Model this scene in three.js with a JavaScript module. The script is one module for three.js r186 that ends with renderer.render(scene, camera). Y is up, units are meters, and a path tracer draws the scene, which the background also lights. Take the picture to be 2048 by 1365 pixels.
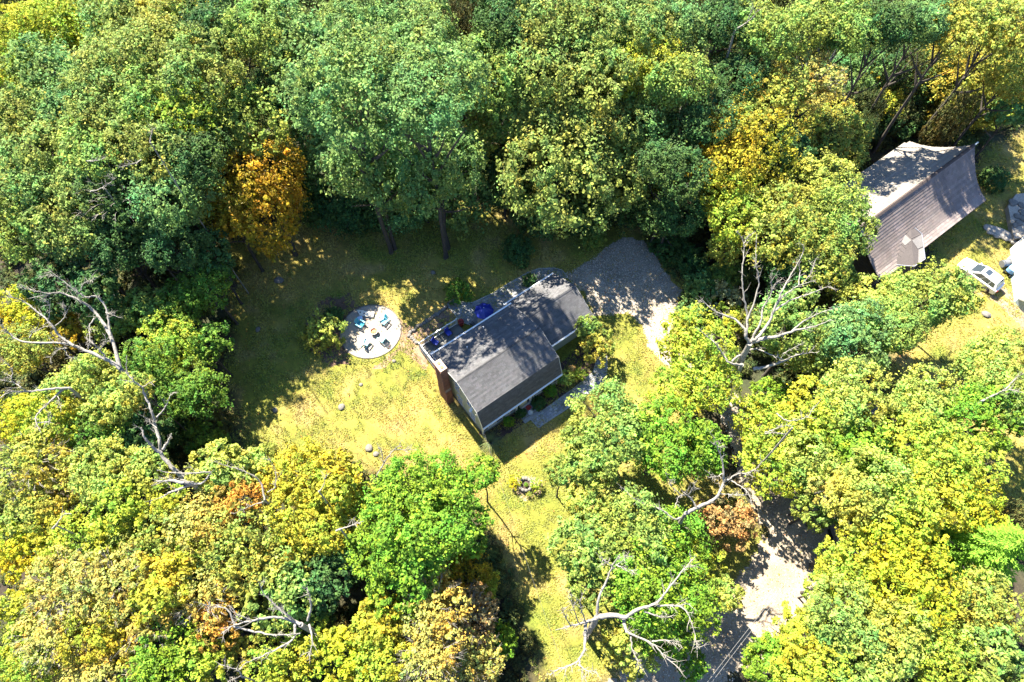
import * as THREE from 'three';

// ------------------------------------------------------------------ camera, sky, sun, exposure
const scene = new THREE.Scene();
const EYE = 62, PITCH = THREE.MathUtils.degToRad(62);
const camera = new THREE.PerspectiveCamera(53.13, 1024 / 682, 0.5, 1200);
camera.position.set(0, EYE, 0);
camera.lookAt(0, EYE - Math.sin(PITCH), -Math.cos(PITCH));
camera.updateMatrixWorld(true);

const renderer = new THREE.WebGLRenderer({ antialias: true });
renderer.setSize(1024, 682);
renderer.toneMapping = THREE.LinearToneMapping;
renderer.toneMappingExposure = 5.9;
renderer.shadowMap.enabled = true;

const SUN = new THREE.Vector3(-0.478, 1.0, -0.64).normalize();
{ // clear autumn sky: computed gradient, a little haze near the horizon and round the sun
  const W = 256, Hh = 128, data = new Float32Array(W * Hh * 4);
  for (let j = 0; j < Hh; j++) for (let i = 0; i < W; i++) {
    const el = ((j + 0.5) / Hh - 0.5) * Math.PI, az = ((i + 0.5) / W - 0.5) * 2 * Math.PI;
    const d = new THREE.Vector3(Math.cos(el) * Math.cos(az), Math.sin(el), Math.cos(el) * Math.sin(az));
    const up = Math.max(0, d.y), k = Math.pow(1 - up, 3), g = Math.max(0, d.dot(SUN));
    const glow = 0.35 * Math.pow(g, 12) + 0.9 * Math.pow(g, 90);
    const o = (j * W + i) * 4, s = 0.25;
    data[o] = s * (0.20 + 0.55 * k + glow); data[o + 1] = s * (0.42 + 0.46 * k + glow * 0.95); data[o + 2] = s * (0.95 + 0.15 * k + glow * 0.85); data[o + 3] = 1;
  }
  const sky = new THREE.DataTexture(data, W, Hh, THREE.RGBAFormat, THREE.FloatType);
  sky.mapping = THREE.EquirectangularReflectionMapping; sky.magFilter = THREE.LinearFilter; sky.minFilter = THREE.LinearFilter; sky.needsUpdate = true;
  scene.background = sky; scene.environment = sky;
  scene.backgroundIntensity = 1; scene.environmentIntensity = 1;
}
const sun = new THREE.DirectionalLight(new THREE.Color(1.0, 0.93, 0.80), 5);
sun.position.set(SUN.x * 150, SUN.y * 150, -30 + SUN.z * 150);
sun.target.position.set(0, 0, -30);
sun.castShadow = true;
sun.shadow.mapSize.set(4096, 4096);
Object.assign(sun.shadow.camera, { left: -90, right: 90, top: 80, bottom: -80, near: 1, far: 400 });
scene.add(sun, sun.target);

// ------------------------------------------------------------------ helpers
function rng(seed) { let a = seed >>> 0; return () => { a |= 0; a = a + 0x6D2B79F5 | 0; let t = Math.imul(a ^ a >>> 15, 1 | a); t = t + Math.imul(t ^ t >>> 7, 61 | t) ^ t; return ((t ^ t >>> 14) >>> 0) / 4294967296; }; }
const V = (x, y, z) => new THREE.Vector3(x, y, z);
// survey: the photograph's sight lines cut with the level h give plan positions in metres
const FWD = V(0, -Math.sin(PITCH), -Math.cos(PITCH)), UPV = V(0, Math.cos(PITCH), -Math.sin(PITCH));
function at(u, v, h = 0) {
  const d = V((u - 1024) / 1365, 0, 0).add(FWD).addScaledVector(UPV, -(v - 682.5) / 1365);
  return V(0, EYE, 0).addScaledVector(d, (h - EYE) / d.y);
}
const depthOf = (p) => p.clone().sub(camera.position).dot(FWD);
// smooth noise in the plan
function hash2(i, j, s) { let n = Math.imul(i, 374761393) + Math.imul(j, 668265263) + Math.imul(s, 974634721) | 0; n = Math.imul(n ^ n >>> 13, 1274126177); return ((n ^ n >>> 16) >>> 0) / 4294967296; }
function vnoise(x, y, s = 0) {
  const i = Math.floor(x), j = Math.floor(y), fx = x - i, fy = y - j, a = fx * fx * (3 - 2 * fx), b = fy * fy * (3 - 2 * fy);
  return (hash2(i, j, s) * (1 - a) + hash2(i + 1, j, s) * a) * (1 - b) + (hash2(i, j + 1, s) * (1 - a) + hash2(i + 1, j + 1, s) * a) * b;
}
function fbm(x, y, s = 0, o = 4) { let t = 0, a = 0.5, n = 0; for (let k = 0; k < o; k++) { t += a * vnoise(x, y, s + k); n += a; a *= 0.55; x *= 2.03; y *= 2.03; } return t / n; }
function inPoly(x, z, P) { let c = false; for (let i = 0, j = P.length - 1; i < P.length; j = i++) { const [xi, zi] = P[i], [xj, zj] = P[j]; if ((zi > z) !== (zj > z) && x < (xj - xi) * (z - zi) / (zj - zi) + xi) c = !c; } return c; }
function edgeDist(x, z, P) { let m = 1e9; for (let i = 0, j = P.length - 1; i < P.length; j = i++) { const [ax, az] = P[j], [bx, bz] = P[i], dx = bx - ax, dz = bz - az, t = Math.max(0, Math.min(1, ((x - ax) * dx + (z - az) * dz) / (dx * dx + dz * dz || 1))); m = Math.min(m, Math.hypot(x - ax - t * dx, z - az - t * dz)); } return inPoly(x, z, P) ? m : -m; }
const planPoly = (list) => list.map(([u, v]) => { const p = at(u, v); return [p.x, p.z]; });

// names, labels
const used = {};
function numbered(n) { const k = used[n] || 0; used[n] = k + 1; return k ? `${n}_${String(k).padStart(3, '0')}` : n; }
function tag(o, label, category, group) { if (label) o.userData.label = label; if (category) o.userData.category = category; if (group) o.userData.group = group; return o; }
function thing(name, pos, turn = 0, label, category, group) { const o = new THREE.Group(); o.name = numbered(name); o.position.copy(pos); o.rotation.y = turn; scene.add(o); return tag(o, label, category, group); }
function part(name, geo, mat, parent, kind) {
  const m = new THREE.Mesh(geo, mat); m.name = name; m.castShadow = m.receiveShadow = true; parent.add(m); if (kind) m.userData.kind = kind; return m;
}
function solo(name, geo, mat, label, category, group) { const m = part(numbered(name), geo, mat, scene); return tag(m, label, category, group); }
function struct(name, geo, mat) { const m = part(numbered(name), geo, mat, scene); m.userData.kind = 'structure'; return m; }

// geometry collector (positions, normals, uv in metres, linear colour)
class MB {
  constructor() { this.p = []; this.n = []; this.u = []; this.c = []; }
  tri(a, b, c, col, uv) {
    const n = b.clone().sub(a).cross(c.clone().sub(a)).normalize();
    const k = Math.abs(n.y) > 0.7 ? (q) => [q.x, q.z] : Math.abs(n.x) > 0.7 ? (q) => [q.z, q.y] : (q) => [q.x, q.y];
    [a, b, c].forEach((q, i) => { this.p.push(q.x, q.y, q.z); this.n.push(n.x, n.y, n.z); const w = uv ? uv[i] : k(q); this.u.push(w[0], w[1]); const cc = col || [1, 1, 1]; this.c.push(cc[0], cc[1], cc[2]); });
    return this;
  }
  quad(a, b, c, d, col, uv) { this.tri(a, b, c, col, uv && [uv[0], uv[1], uv[2]]); return this.tri(a, c, d, col, uv && [uv[0], uv[2], uv[3]]); }
  poly(pts, col) { for (let i = 1; i + 1 < pts.length; i++) this.tri(pts[0], pts[i], pts[i + 1], col); return this; }
  // slab: a planar polygon thickened along `down`
  slab(pts, down, col) {
    const q = pts.map((p) => p.clone().add(down));
    this.poly(pts, col); this.poly(q.slice().reverse(), col);
    for (let i = 0; i < pts.length; i++) { const j = (i + 1) % pts.length; this.quad(pts[i], q[i], q[j], pts[j], col); }
    return this;
  }
  add(geo, m, col) {
    let g = geo.index ? geo.toNonIndexed() : geo.clone(); if (m) g.applyMatrix4(m);
    const P = g.attributes.position, N = g.attributes.normal, U = g.attributes.uv; const cc = col || [1, 1, 1];
    for (let i = 0; i < P.count; i++) { this.p.push(P.getX(i), P.getY(i), P.getZ(i)); this.n.push(N.getX(i), N.getY(i), N.getZ(i)); this.u.push(U ? U.getX(i) : P.getX(i), U ? U.getY(i) : P.getZ(i)); this.c.push(cc[0], cc[1], cc[2]); }
    return this;
  }
  box(x, y, z, sx, sy, sz, turn = 0, col, tilt = 0) { return this.add(new THREE.BoxGeometry(sx, sy, sz), new THREE.Matrix4().compose(V(x, y, z), new THREE.Quaternion().setFromEuler(new THREE.Euler(tilt, turn, 0, 'YXZ')), V(1, 1, 1)), col); }
  // board with slightly eased edges, from a to b
  bar(a, b, w, t, col, upv = V(0, 1, 0)) {
    const d = b.clone().sub(a), L = d.length(); d.normalize(); const s = d.clone().cross(upv); if (s.length() < 1e-3) s.set(1, 0, 0); s.normalize(); const u = s.clone().cross(d);
    const m = new THREE.Matrix4().makeBasis(d, u, s); m.setPosition(a.clone().add(b).multiplyScalar(0.5));
    return this.add(new THREE.BoxGeometry(L, t, w), m, col);
  }
  tube(pts, r0, r1, sides = 6, col, cap = true) {
    const n = pts.length; let prev = null; const rings = [];
    for (let i = 0; i < n; i++) {
      const d = pts[Math.min(n - 1, i + 1)].clone().sub(pts[Math.max(0, i - 1)]).normalize();
      let s = prev ? prev.clone().addScaledVector(d, -prev.dot(d)) : (Math.abs(d.y) < 0.9 ? V(0, 1, 0) : V(1, 0, 0)).cross(d); s.normalize(); prev = s;
      const t = d.clone().cross(s), f = i / (n - 1), r = Array.isArray(r0) ? r0[i] : r0 + (r1 - r0) * f, ring = [];
      for (let k = 0; k < sides; k++) { const a = k / sides * 2 * Math.PI, nn = s.clone().multiplyScalar(Math.cos(a)).addScaledVector(t, Math.sin(a)); ring.push([pts[i].clone().addScaledVector(nn, r), nn]); }
      rings.push(ring);
    }
    const cc = col || [1, 1, 1]; let v = 0;
    const put = (q, u, w) => { this.p.push(q[0].x, q[0].y, q[0].z); this.n.push(q[1].x, q[1].y, q[1].z); this.u.push(u, w); this.c.push(cc[0], cc[1], cc[2]); };
    for (let i = 0; i + 1 < n; i++) {
      const w = v + pts[i].distanceTo(pts[i + 1]);
      for (let k = 0; k < sides; k++) { const l = (k + 1) % sides, A = rings[i][k], B = rings[i][l], C = rings[i + 1][l], D = rings[i + 1][k], u0 = k * 0.15, u1 = u0 + 0.15; put(A, u0, v); put(B, u1, v); put(C, u1, w); put(A, u0, v); put(C, u1, w); put(D, u0, w); }
      v = w;
    }
    if (cap) { const e = rings[n - 1]; for (let k = 1; k + 1 < sides; k++) this.tri(e[0][0], e[k][0], e[k + 1][0], cc); }
    return this;
  }
  geo() {
    const g = new THREE.BufferGeometry();
    g.setAttribute('position', new THREE.Float32BufferAttribute(this.p, 3)); g.setAttribute('normal', new THREE.Float32BufferAttribute(this.n, 3));
    g.setAttribute('uv', new THREE.Float32BufferAttribute(this.u, 2)); g.setAttribute('color', new THREE.Float32BufferAttribute(this.c, 3)); return g;
  }
  build(name, mat, parent, kind) { return part(name, this.geo(), mat, parent, kind); }
}
const smooth = (pts, n) => new THREE.CatmullRomCurve3(pts, false, 'catmullrom', 0.5).getPoints(n);

// ------------------------------------------------------------------ textures and materials
function tex(size, fn, srgb = true, rep = 1) { // fn(u, v) -> [r, g, b] 0..1 linear-ish, tiles by construction when fn does
  const d = new Uint8Array(size * size * 4);
  for (let j = 0; j < size; j++) for (let i = 0; i < size; i++) { const c = fn(i, j), o = (j * size + i) * 4; for (let k = 0; k < 3; k++) d[o + k] = Math.max(0, Math.min(255, Math.round(255 * c[k]))); d[o + 3] = 255; }
  const t = new THREE.DataTexture(d, size, size, THREE.RGBAFormat, THREE.UnsignedByteType);
  t.wrapS = t.wrapT = THREE.RepeatWrapping; t.magFilter = THREE.LinearFilter; t.minFilter = THREE.LinearMipmapLinearFilter; t.generateMipmaps = true;
  if (srgb) t.colorSpace = THREE.SRGBColorSpace; t.repeat.set(rep, rep); t.needsUpdate = true; return t;
}
function tileNoise(size, cell, s) { const n = Math.max(1, Math.round(size / cell)); return (i, j) => { const x = i / size * n, y = j / size * n, a = Math.floor(x), b = Math.floor(y), fx = x - a, fy = y - b, q = fx * fx * (3 - 2 * fx), w = fy * fy * (3 - 2 * fy), h = (m, k) => hash2(((m % n) + n) % n, ((k % n) + n) % n, s); return (h(a, b) * (1 - q) + h(a + 1, b) * q) * (1 - w) + (h(a, b + 1) * (1 - q) + h(a + 1, b + 1) * q) * w; }; }
const grainA = tileNoise(512, 2, 11), grainB = tileNoise(512, 6, 12), grainC = tileNoise(512, 22, 13), grainD = tileNoise(512, 90, 14);
const grain = (lo, hi) => (i, j) => { const v = 0.42 * grainA(i, j) + 0.28 * grainB(i, j) + 0.2 * grainC(i, j) + 0.1 * grainD(i, j), c = lo + (hi - lo) * v; return [c, c, c]; };
const grassMap = tex(512, grain(0.45, 1.3), true, 0.125);       // a tile of eight metres
const grassBump = tex(512, grain(0, 1), false, 0.125);
const gravelMap = tex(512, (i, j) => { const v = 0.5 * grainA(i, j) + 0.3 * grainB(i, j) + 0.2 * grainD(i, j), c = 0.62 + 0.5 * v; return [c, c * 0.985, c * 0.96]; }, true, 0.16);
const woodMap = tex(256, (i, j) => { const v = 0.5 * tileNoise(256, 3, 21)(i * 0.15, j) + 0.5 * tileNoise(256, 8, 22)(i * 0.2, j), c = 0.7 + 0.35 * v; return [c, c, c]; }, true, 0.5);
const barkMap = tex(256, (i, j) => { const v = 0.6 * tileNoise(256, 5, 31)(i, j * 0.25) + 0.4 * tileNoise(256, 20, 32)(i, j), c = 0.55 + 0.55 * v; return [c, c, c * 0.98]; }, true, 1);
const roofMap = tex(512, (i, j) => { const v = 0.7 * grainA(i, j) + 0.2 * grainB(i, j) + 0.1 * grainD(i, j), c = 0.68 + 0.45 * v; return [c, c, c]; }, true, 0.25);
const sidingBump = tex(64, (i, j) => { const c = (j % 64) / 63; return [c, c, c]; }, false, 1); sidingBump.repeat.set(1, 8);

const C = (r, g, b) => new THREE.Color().setRGB(r, g, b);
const std = (color, rough = 0.9, extra = {}) => new THREE.MeshStandardMaterial({ color, roughness: rough, ...extra });
const tinted = (color, rough = 0.9, extra = {}) => std(color, rough, { vertexColors: true, ...extra });
const M = {
  ground: tinted(C(0.750, 0.750, 0.750), 1, { map: grassMap, bumpMap: grassBump, bumpScale: 0.03 }),
  lawn: tinted(C(0.605, 0.605, 0.605), 1, { map: grassMap, bumpMap: grassBump, bumpScale: 0.02 }),
  gravel: tinted(C(0.647, 0.647, 0.647), 1, { map: gravelMap, bumpMap: grassBump, bumpScale: 0.02 }),
  shingle: tinted(C(0.094, 0.092, 0.094), 0.92, { map: roofMap }),
  barnShingle: tinted(C(0.200, 0.162, 0.145), 0.95, { map: roofMap }),
  barnRoll: tinted(C(0.22, 0.195, 0.165), 0.95, { map: roofMap }),
  underlay: std(C(0.12, 0.11, 0.1), 1),
  siding: std(C(0.259, 0.331, 0.360), 0.7, { bumpMap: sidingBump, bumpScale: 0.012 }),
  white: std(C(0.497, 0.497, 0.485), 0.5),
  trim: std(C(0.62, 0.62, 0.58), 0.6),
  gutter: std(C(0.8, 0.8, 0.78), 0.4, { metalness: 0.1 }),
  glass: new THREE.MeshPhysicalMaterial({ color: C(0.03, 0.04, 0.05), roughness: 0.06, metalness: 0, clearcoat: 1, clearcoatRoughness: 0.03 }),
  brick: tinted(C(0.17, 0.075, 0.055), 0.95),
  mortar: std(C(0.24, 0.19, 0.16), 1),
  doorGreen: std(C(0.5, 0.46, 0.3), 0.6),
  darkMetal: std(C(0.03, 0.03, 0.035), 0.5, { metalness: 0.6 }),
  steel: std(C(0.5, 0.5, 0.5), 0.4, { metalness: 0.7 }),
  deck: tinted(C(0.152, 0.148, 0.132), 0.85, { map: woodMap }),
  slate: tinted(C(0.30, 0.31, 0.325), 0.9, { map: gravelMap }),
  mulch: tinted(C(0.9, 0.9, 0.9), 1, { map: grassMap, bumpMap: grassBump, bumpScale: 0.03 }),
  stone: tinted(C(0.17, 0.16, 0.145), 0.95, { map: gravelMap }),
  paleStone: tinted(C(0.32, 0.295, 0.26), 0.95, { map: gravelMap }),
  darkStone: tinted(C(0.17, 0.165, 0.155), 0.95, { map: gravelMap }),
  blue: std(C(0.012, 0.03, 0.27), 0.55),
  umbrella: std(C(0.008, 0.018, 0.20), 0.42, { side: THREE.DoubleSide }),
  navy: std(C(0.02, 0.035, 0.14), 0.7),
  teal: std(C(0.012, 0.24, 0.33), 0.5),
  paleBlue: std(C(0.289, 0.561, 0.612), 0.5),
  copper: std(C(0.42, 0.17, 0.07), 0.6, { metalness: 0.2 }),
  rust: std(C(0.45, 0.2, 0.1), 0.8),
  red: std(C(0.33, 0.03, 0.02), 0.7),
  terracotta: std(C(0.42, 0.12, 0.06), 0.85),
  board: std(C(0.528, 0.504, 0.432), 0.6),
  black: std(C(0.01, 0.01, 0.01), 0.8),
  bark: std(C(0.075, 0.062, 0.05), 1, { map: barkMap }),
  deadBark: std(C(0.30, 0.275, 0.245), 0.95, { map: barkMap }),
  greyBark: std(C(0.26, 0.235, 0.2), 0.95, { map: barkMap }),
  carPaint: new THREE.MeshPhysicalMaterial({ color: C(0.608, 0.608, 0.600), roughness: 0.35, clearcoat: 1, clearcoatRoughness: 0.05 }),
  tyre: std(C(0.02, 0.02, 0.02), 0.9), rim: std(C(0.5, 0.5, 0.5), 0.3, { metalness: 0.8 }),
  tail: std(C(0.45, 0.02, 0.015), 0.25), lens: std(C(0.7, 0.7, 0.7), 0.1),
  creamRoof: tinted(C(0.225, 0.212, 0.175), 0.8, { map: roofMap }),
  tarp: std(C(0.18, 0.36, 0.68), 0.5),
  greyPaint: std(C(0.12, 0.125, 0.13), 0.4),
  wire: std(C(0.05, 0.05, 0.05), 0.6), wireLight: std(C(0.16, 0.155, 0.15), 0.5),
  barnWall: std(C(0.13, 0.10, 0.075), 0.95, { map: woodMap }),
};
// ------------------------------------------------------------------ ground, lawn, gravel, lane
const LAWN = planPoly([[430, 480], [560, 440], [650, 425], [880, 395], [1180, 425], [1290, 455], [1390, 560], [1390, 690], [1420, 760], [1400, 850], [1480, 980], [1560, 1100], [1420, 1250], [1180, 1400], [1090, 1400], [1030, 1250], [960, 1050], [860, 960], [640, 950], [480, 930], [440, 800], [455, 650]]);
const LAWN2 = planPoly([[1840, 500], [1960, 300], [2150, 200], [2250, 900], [2150, 1080], [1990, 1000], [1960, 900], [1770, 790], [1740, 720], [1840, 640]]);
const PAD = planPoly([[1127, 548], [1150, 538], [1171, 528], [1209, 496], [1246, 477], [1290, 483], [1309, 511], [1337, 555], [1362, 583], [1352, 624], [1340, 690], [1400, 745], [1480, 800], [1500, 860], [1460, 880], [1440, 830], [1370, 770], [1300, 700], [1284, 652], [1256, 627], [1190, 632], [1168, 583], [1149, 570]]);
const LANE = (() => { // ribbon along the lane
  const c = smooth([[1475, 850], [1520, 930], [1590, 1050], [1580, 1130], [1520, 1215], [1420, 1300], [1320, 1370], [1250, 1460], [1150, 1620]].map(([u, v]) => at(u, v)), 40), L = [], R = [];
  c.forEach((p, i) => { const d = c[Math.min(40, i + 1)].clone().sub(c[Math.max(0, i - 1)]).normalize(), s = V(-d.z, 0, d.x), w = 1.5 + 1.3 * Math.min(1, i / 9); L.push([p.x + s.x * w, p.z + s.z * w]); R.push([p.x - s.x * w, p.z - s.z * w]); });
  return L.concat(R.reverse());
})();
const lerp3 = (a, b, t) => [a[0] + (b[0] - a[0]) * t, a[1] + (b[1] - a[1]) * t, a[2] + (b[2] - a[2]) * t];
const clamp01 = (x) => Math.max(0, Math.min(1, x));
function floorColor(x, z) { const n = fbm(x * 0.23, z * 0.23, 3), m = fbm(x * 0.9, z * 0.9, 5, 3); return lerp3(lerp3([0.05, 0.036, 0.022], [0.05, 0.062, 0.02], clamp01((n - 0.35) * 3)), [0.12, 0.08, 0.04], clamp01((m - 0.55) * 3)); }
function lawnColor(x, z) {
  const n = fbm(x * 0.13, z * 0.13, 41), m = fbm(x * 0.55, z * 0.55, 43, 4), f = fbm(x * 2.3, z * 2.3, 47, 2);
  let c = lerp3([0.25, 0.255, 0.03], [0.42, 0.325, 0.07], clamp01((n - 0.33) * 2.9 + (m - 0.5) * 1.4));
  c = lerp3(c, [0.45, 0.33, 0.13], clamp01((m - 0.56) * 3.2) * 0.7);
  c = lerp3(c, [0.16, 0.215, 0.02], clamp01((0.40 - m) * 3.5) * 0.75);
  const s = 0.9 + 0.36 * f; return [c[0] * s, c[1] * s, c[2] * s];
}
// a sheet of small cells that follows a mask, with a ragged edge
function sheet(step, y, box, inside, color) {
  const [x0, z0, x1, z1] = box, nx = Math.ceil((x1 - x0) / step), nz = Math.ceil((z1 - z0) / step), id = new Map(), P = [], N = [], U = [], K = [], I = [];
  const vert = (i, j) => { const k = j * (nx + 1) + i; if (!id.has(k)) { const x = x0 + i * step, z = z0 + j * step; id.set(k, P.length / 3); P.push(x, y, z); N.push(0, 1, 0); U.push(x, z); K.push(...color(x, z)); } return id.get(k); };
  for (let j = 0; j < nz; j++) for (let i = 0; i < nx; i++) if (inside(x0 + (i + 0.5) * step, z0 + (j + 0.5) * step)) { const a = vert(i, j), b = vert(i + 1, j), c = vert(i + 1, j + 1), d = vert(i, j + 1); I.push(a, c, b, a, d, c); }
  const g = new THREE.BufferGeometry();
  g.setAttribute('position', new THREE.Float32BufferAttribute(P, 3)); g.setAttribute('normal', new THREE.Float32BufferAttribute(N, 3)); g.setAttribute('uv', new THREE.Float32BufferAttribute(U, 2)); g.setAttribute('color', new THREE.Float32BufferAttribute(K, 3)); g.setIndex(I); return g;
}
function boxOf(P, m = 1) { const xs = P.map((p) => p[0]), zs = P.map((p) => p[1]); return [Math.min(...xs) - m, Math.min(...zs) - m, Math.max(...xs) + m, Math.max(...zs) + m]; }
struct('ground', sheet(1.0, 0, [-130, -170, 130, 60], () => true, floorColor), M.ground);
{ // beyond the surveyed wood the same floor runs on to the horizon
  const b = new MB(), f = [0.055, 0.05, 0.022], y = -0.02, R = 900;
  b.quad(V(-R, y, 60), V(-R, y, R), V(R, y, R), V(R, y, 60), f); b.quad(V(-R, y, -R), V(-R, y, -170), V(R, y, -170), V(R, y, -R), f);
  b.quad(V(-R, y, -170), V(-R, y, 60), V(-130, y, 60), V(-130, y, -170), f); b.quad(V(130, y, -170), V(130, y, 60), V(R, y, 60), V(R, y, -170), f);
  struct('terrain', b.geo(), M.ground);
}
function lawn(P, name) {
  const e = (x, z) => edgeDist(x, z, P) + (fbm(x * 0.5, z * 0.5, 61) - 0.5) * 3;
  struct(name, sheet(0.3, 0.012, boxOf(P, 1.5), (x, z) => e(x, z) > 0, (x, z) => lerp3(floorColor(x, z), lawnColor(x, z), clamp01(e(x, z) / 1.6))), M.lawn);
}
lawn(LAWN, 'lawn'); lawn(LAWN2, 'lawn');
const gravelTone = (x, z) => { const n = fbm(x * 0.35, z * 0.35, 71), m = fbm(x * 1.7, z * 1.7, 73, 3), c = lerp3([0.40, 0.355, 0.30], [0.52, 0.47, 0.405], clamp01((n - 0.3) * 2.2)); const s = 0.82 + 0.36 * m; return [c[0] * s, c[1] * s, c[2] * s]; };
const ragged = (P, amp, f = 0.9) => (x, z) => edgeDist(x, z, P) + (fbm(x * f, z * f, 81, 3) - 0.5) * amp > 0;
struct('gravel_parking_pad', sheet(0.22, 0.024, boxOf(PAD), ragged(PAD, 1.1), gravelTone), M.gravel);
struct('dirt_lane', sheet(0.25, 0.02, boxOf(LANE), ragged(LANE, 1.6), (x, z) => { const c = gravelTone(x, z); return [c[0] * 1.02, c[1] * 0.96, c[2] * 0.88]; }), M.gravel);
for (const pts of [[[1925, 578], [1975, 590], [2010, 612], [2050, 650], [2090, 700]], [[1935, 545], [2003, 577], [2030, 605], [2060, 640], [2110, 690]]]) { // worn wheel tracks
  const c = smooth(pts.map(([u, v]) => at(u, v)), 24), P = [], Q = []; c.forEach((p, i) => { const d = c[Math.min(24, i + 1)].clone().sub(c[Math.max(0, i - 1)]).normalize(); P.push([p.x - d.z * 0.45, p.z + d.x * 0.45]); Q.push([p.x + d.z * 0.45, p.z - d.x * 0.45]); });
  const L = P.concat(Q.reverse()); struct('track', sheet(0.16, 0.02, boxOf(L), ragged(L, 0.5, 2), (x, z) => { const c = gravelTone(x, z); return [c[0] * 1.0, c[1] * 0.86, c[2] * 0.7]; }), M.gravel);
}
// bare soil by the fire pit and the mulch beds
function bed(name, px, tone, y, amp = 0.7) { const P = planPoly(px); struct(name, sheet(0.14, y, boxOf(P), ragged(P, amp, 1.6), (x, z) => { const s = 0.6 + 0.9 * fbm(x * 3, z * 3, 91, 3); return [tone[0] * s, tone[1] * s, tone[2] * s]; }), M.mulch); }
bed('soil_bed', [[640, 600], [700, 588], [720, 620], [690, 680], [700, 730], [660, 735], [620, 700], [610, 640]], [0.14, 0.085, 0.055], 0.014);
bed('soil_bed', [[800, 640], [835, 660], [860, 690], [850, 740], [800, 700], [770, 735], [745, 738], [800, 690]], [0.26, 0.165, 0.10], 0.018);
bed('soil_bed', [[835, 650], [900, 612], [912, 632], [840, 682]], [0.20, 0.13, 0.09], 0.023);
bed('mulch_bed', [[958, 868], [985, 890], [1048, 846], [1066, 832], [1140, 790], [1192, 748], [1192, 690], [1170, 680], [1130, 720]], [0.075, 0.042, 0.038], 0.026, 0.4);
bed('soil_bed', [[1030, 955], [1055, 950], [1085, 965], [1080, 990], [1050, 1000], [1025, 985]], [0.33, 0.24, 0.15], 0.027);
// ------------------------------------------------------------------ the house with its garage wing
const HOUSE_AT = V(-2.78, 0, -22.34), HOUSE_TURN = THREE.MathUtils.degToRad(36.7);
const house = thing('gambrel_house', HOUSE_AT, HOUSE_TURN, 'blue grey gambrel house with dark shingle roof and brick chimney in the clearing', 'house');
const L3 = (t, d, h) => V(t, h, -d);                               // along the ridge, back from the front eave, up
const inHouse = (t, d, h = 0) => L3(t, d, h).applyAxisAngle(V(0, 1, 0), HOUSE_TURN).add(HOUSE_AT);
// shingles on a planar slope: eave corners a, b and the upper edge d, c
function shingles(mb, a, b, c, d, course = 0.15, tab = 0.3, seed = 1, spread = 0.45, stain) {
  const R = rng(seed), S = Math.max(2, Math.round(a.distanceTo(d) / course)), nrm = b.clone().sub(a).cross(d.clone().sub(a)).normalize();
  if (nrm.y < 0) nrm.negate();
  for (let i = 0; i < S; i++) {
    const l0 = a.clone().lerp(d, i / S), r0 = b.clone().lerp(c, i / S), l1 = a.clone().lerp(d, Math.min(1, (i + 1.02) / S)), r1 = b.clone().lerp(c, Math.min(1, (i + 1.02) / S));
    const n = Math.max(1, Math.round(l0.distanceTo(r0) / tab)), off = (i % 2) * 0.5 / n, row = 0.86 + 0.28 * R();
    for (let k = 0; k <= n; k++) {
      const s0 = Math.max(0, k / n - off), s1 = Math.min(1, (k + 1) / n - off - 0.02 / n); if (s1 <= s0) continue;
      const lift = course * 0.1 + 0.01 * R(), v = row * (1 - spread / 2 + spread * R()) * (stain ? stain((s0 + s1) / 2, i / S) : 1), col = [v * (1 + 0.06 * (R() - 0.5)), v, v * (1 + 0.06 * (R() - 0.5))];
      const p = l0.clone().lerp(r0, s0).addScaledVector(nrm, lift), q = l0.clone().lerp(r0, s1).addScaledVector(nrm, lift), u = l1.clone().lerp(r1, s1).addScaledVector(nrm, 0.004), w = l1.clone().lerp(r1, s0).addScaledVector(nrm, 0.004);
      mb.quad(p, q, u, w, col); const p2 = p.clone().addScaledVector(nrm, -lift), q2 = q.clone().addScaledVector(nrm, -lift); mb.quad(p2, q2, q, p, [v * 0.8, v * 0.8, v * 0.8]);
    }
  }
}
const streak = (seed) => (s, r) => 0.93 + 0.12 * vnoise(s * 22, r * 2, seed) + 0.06 * vnoise(s * 70, r * 5, seed + 1) - 0.03;
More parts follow.
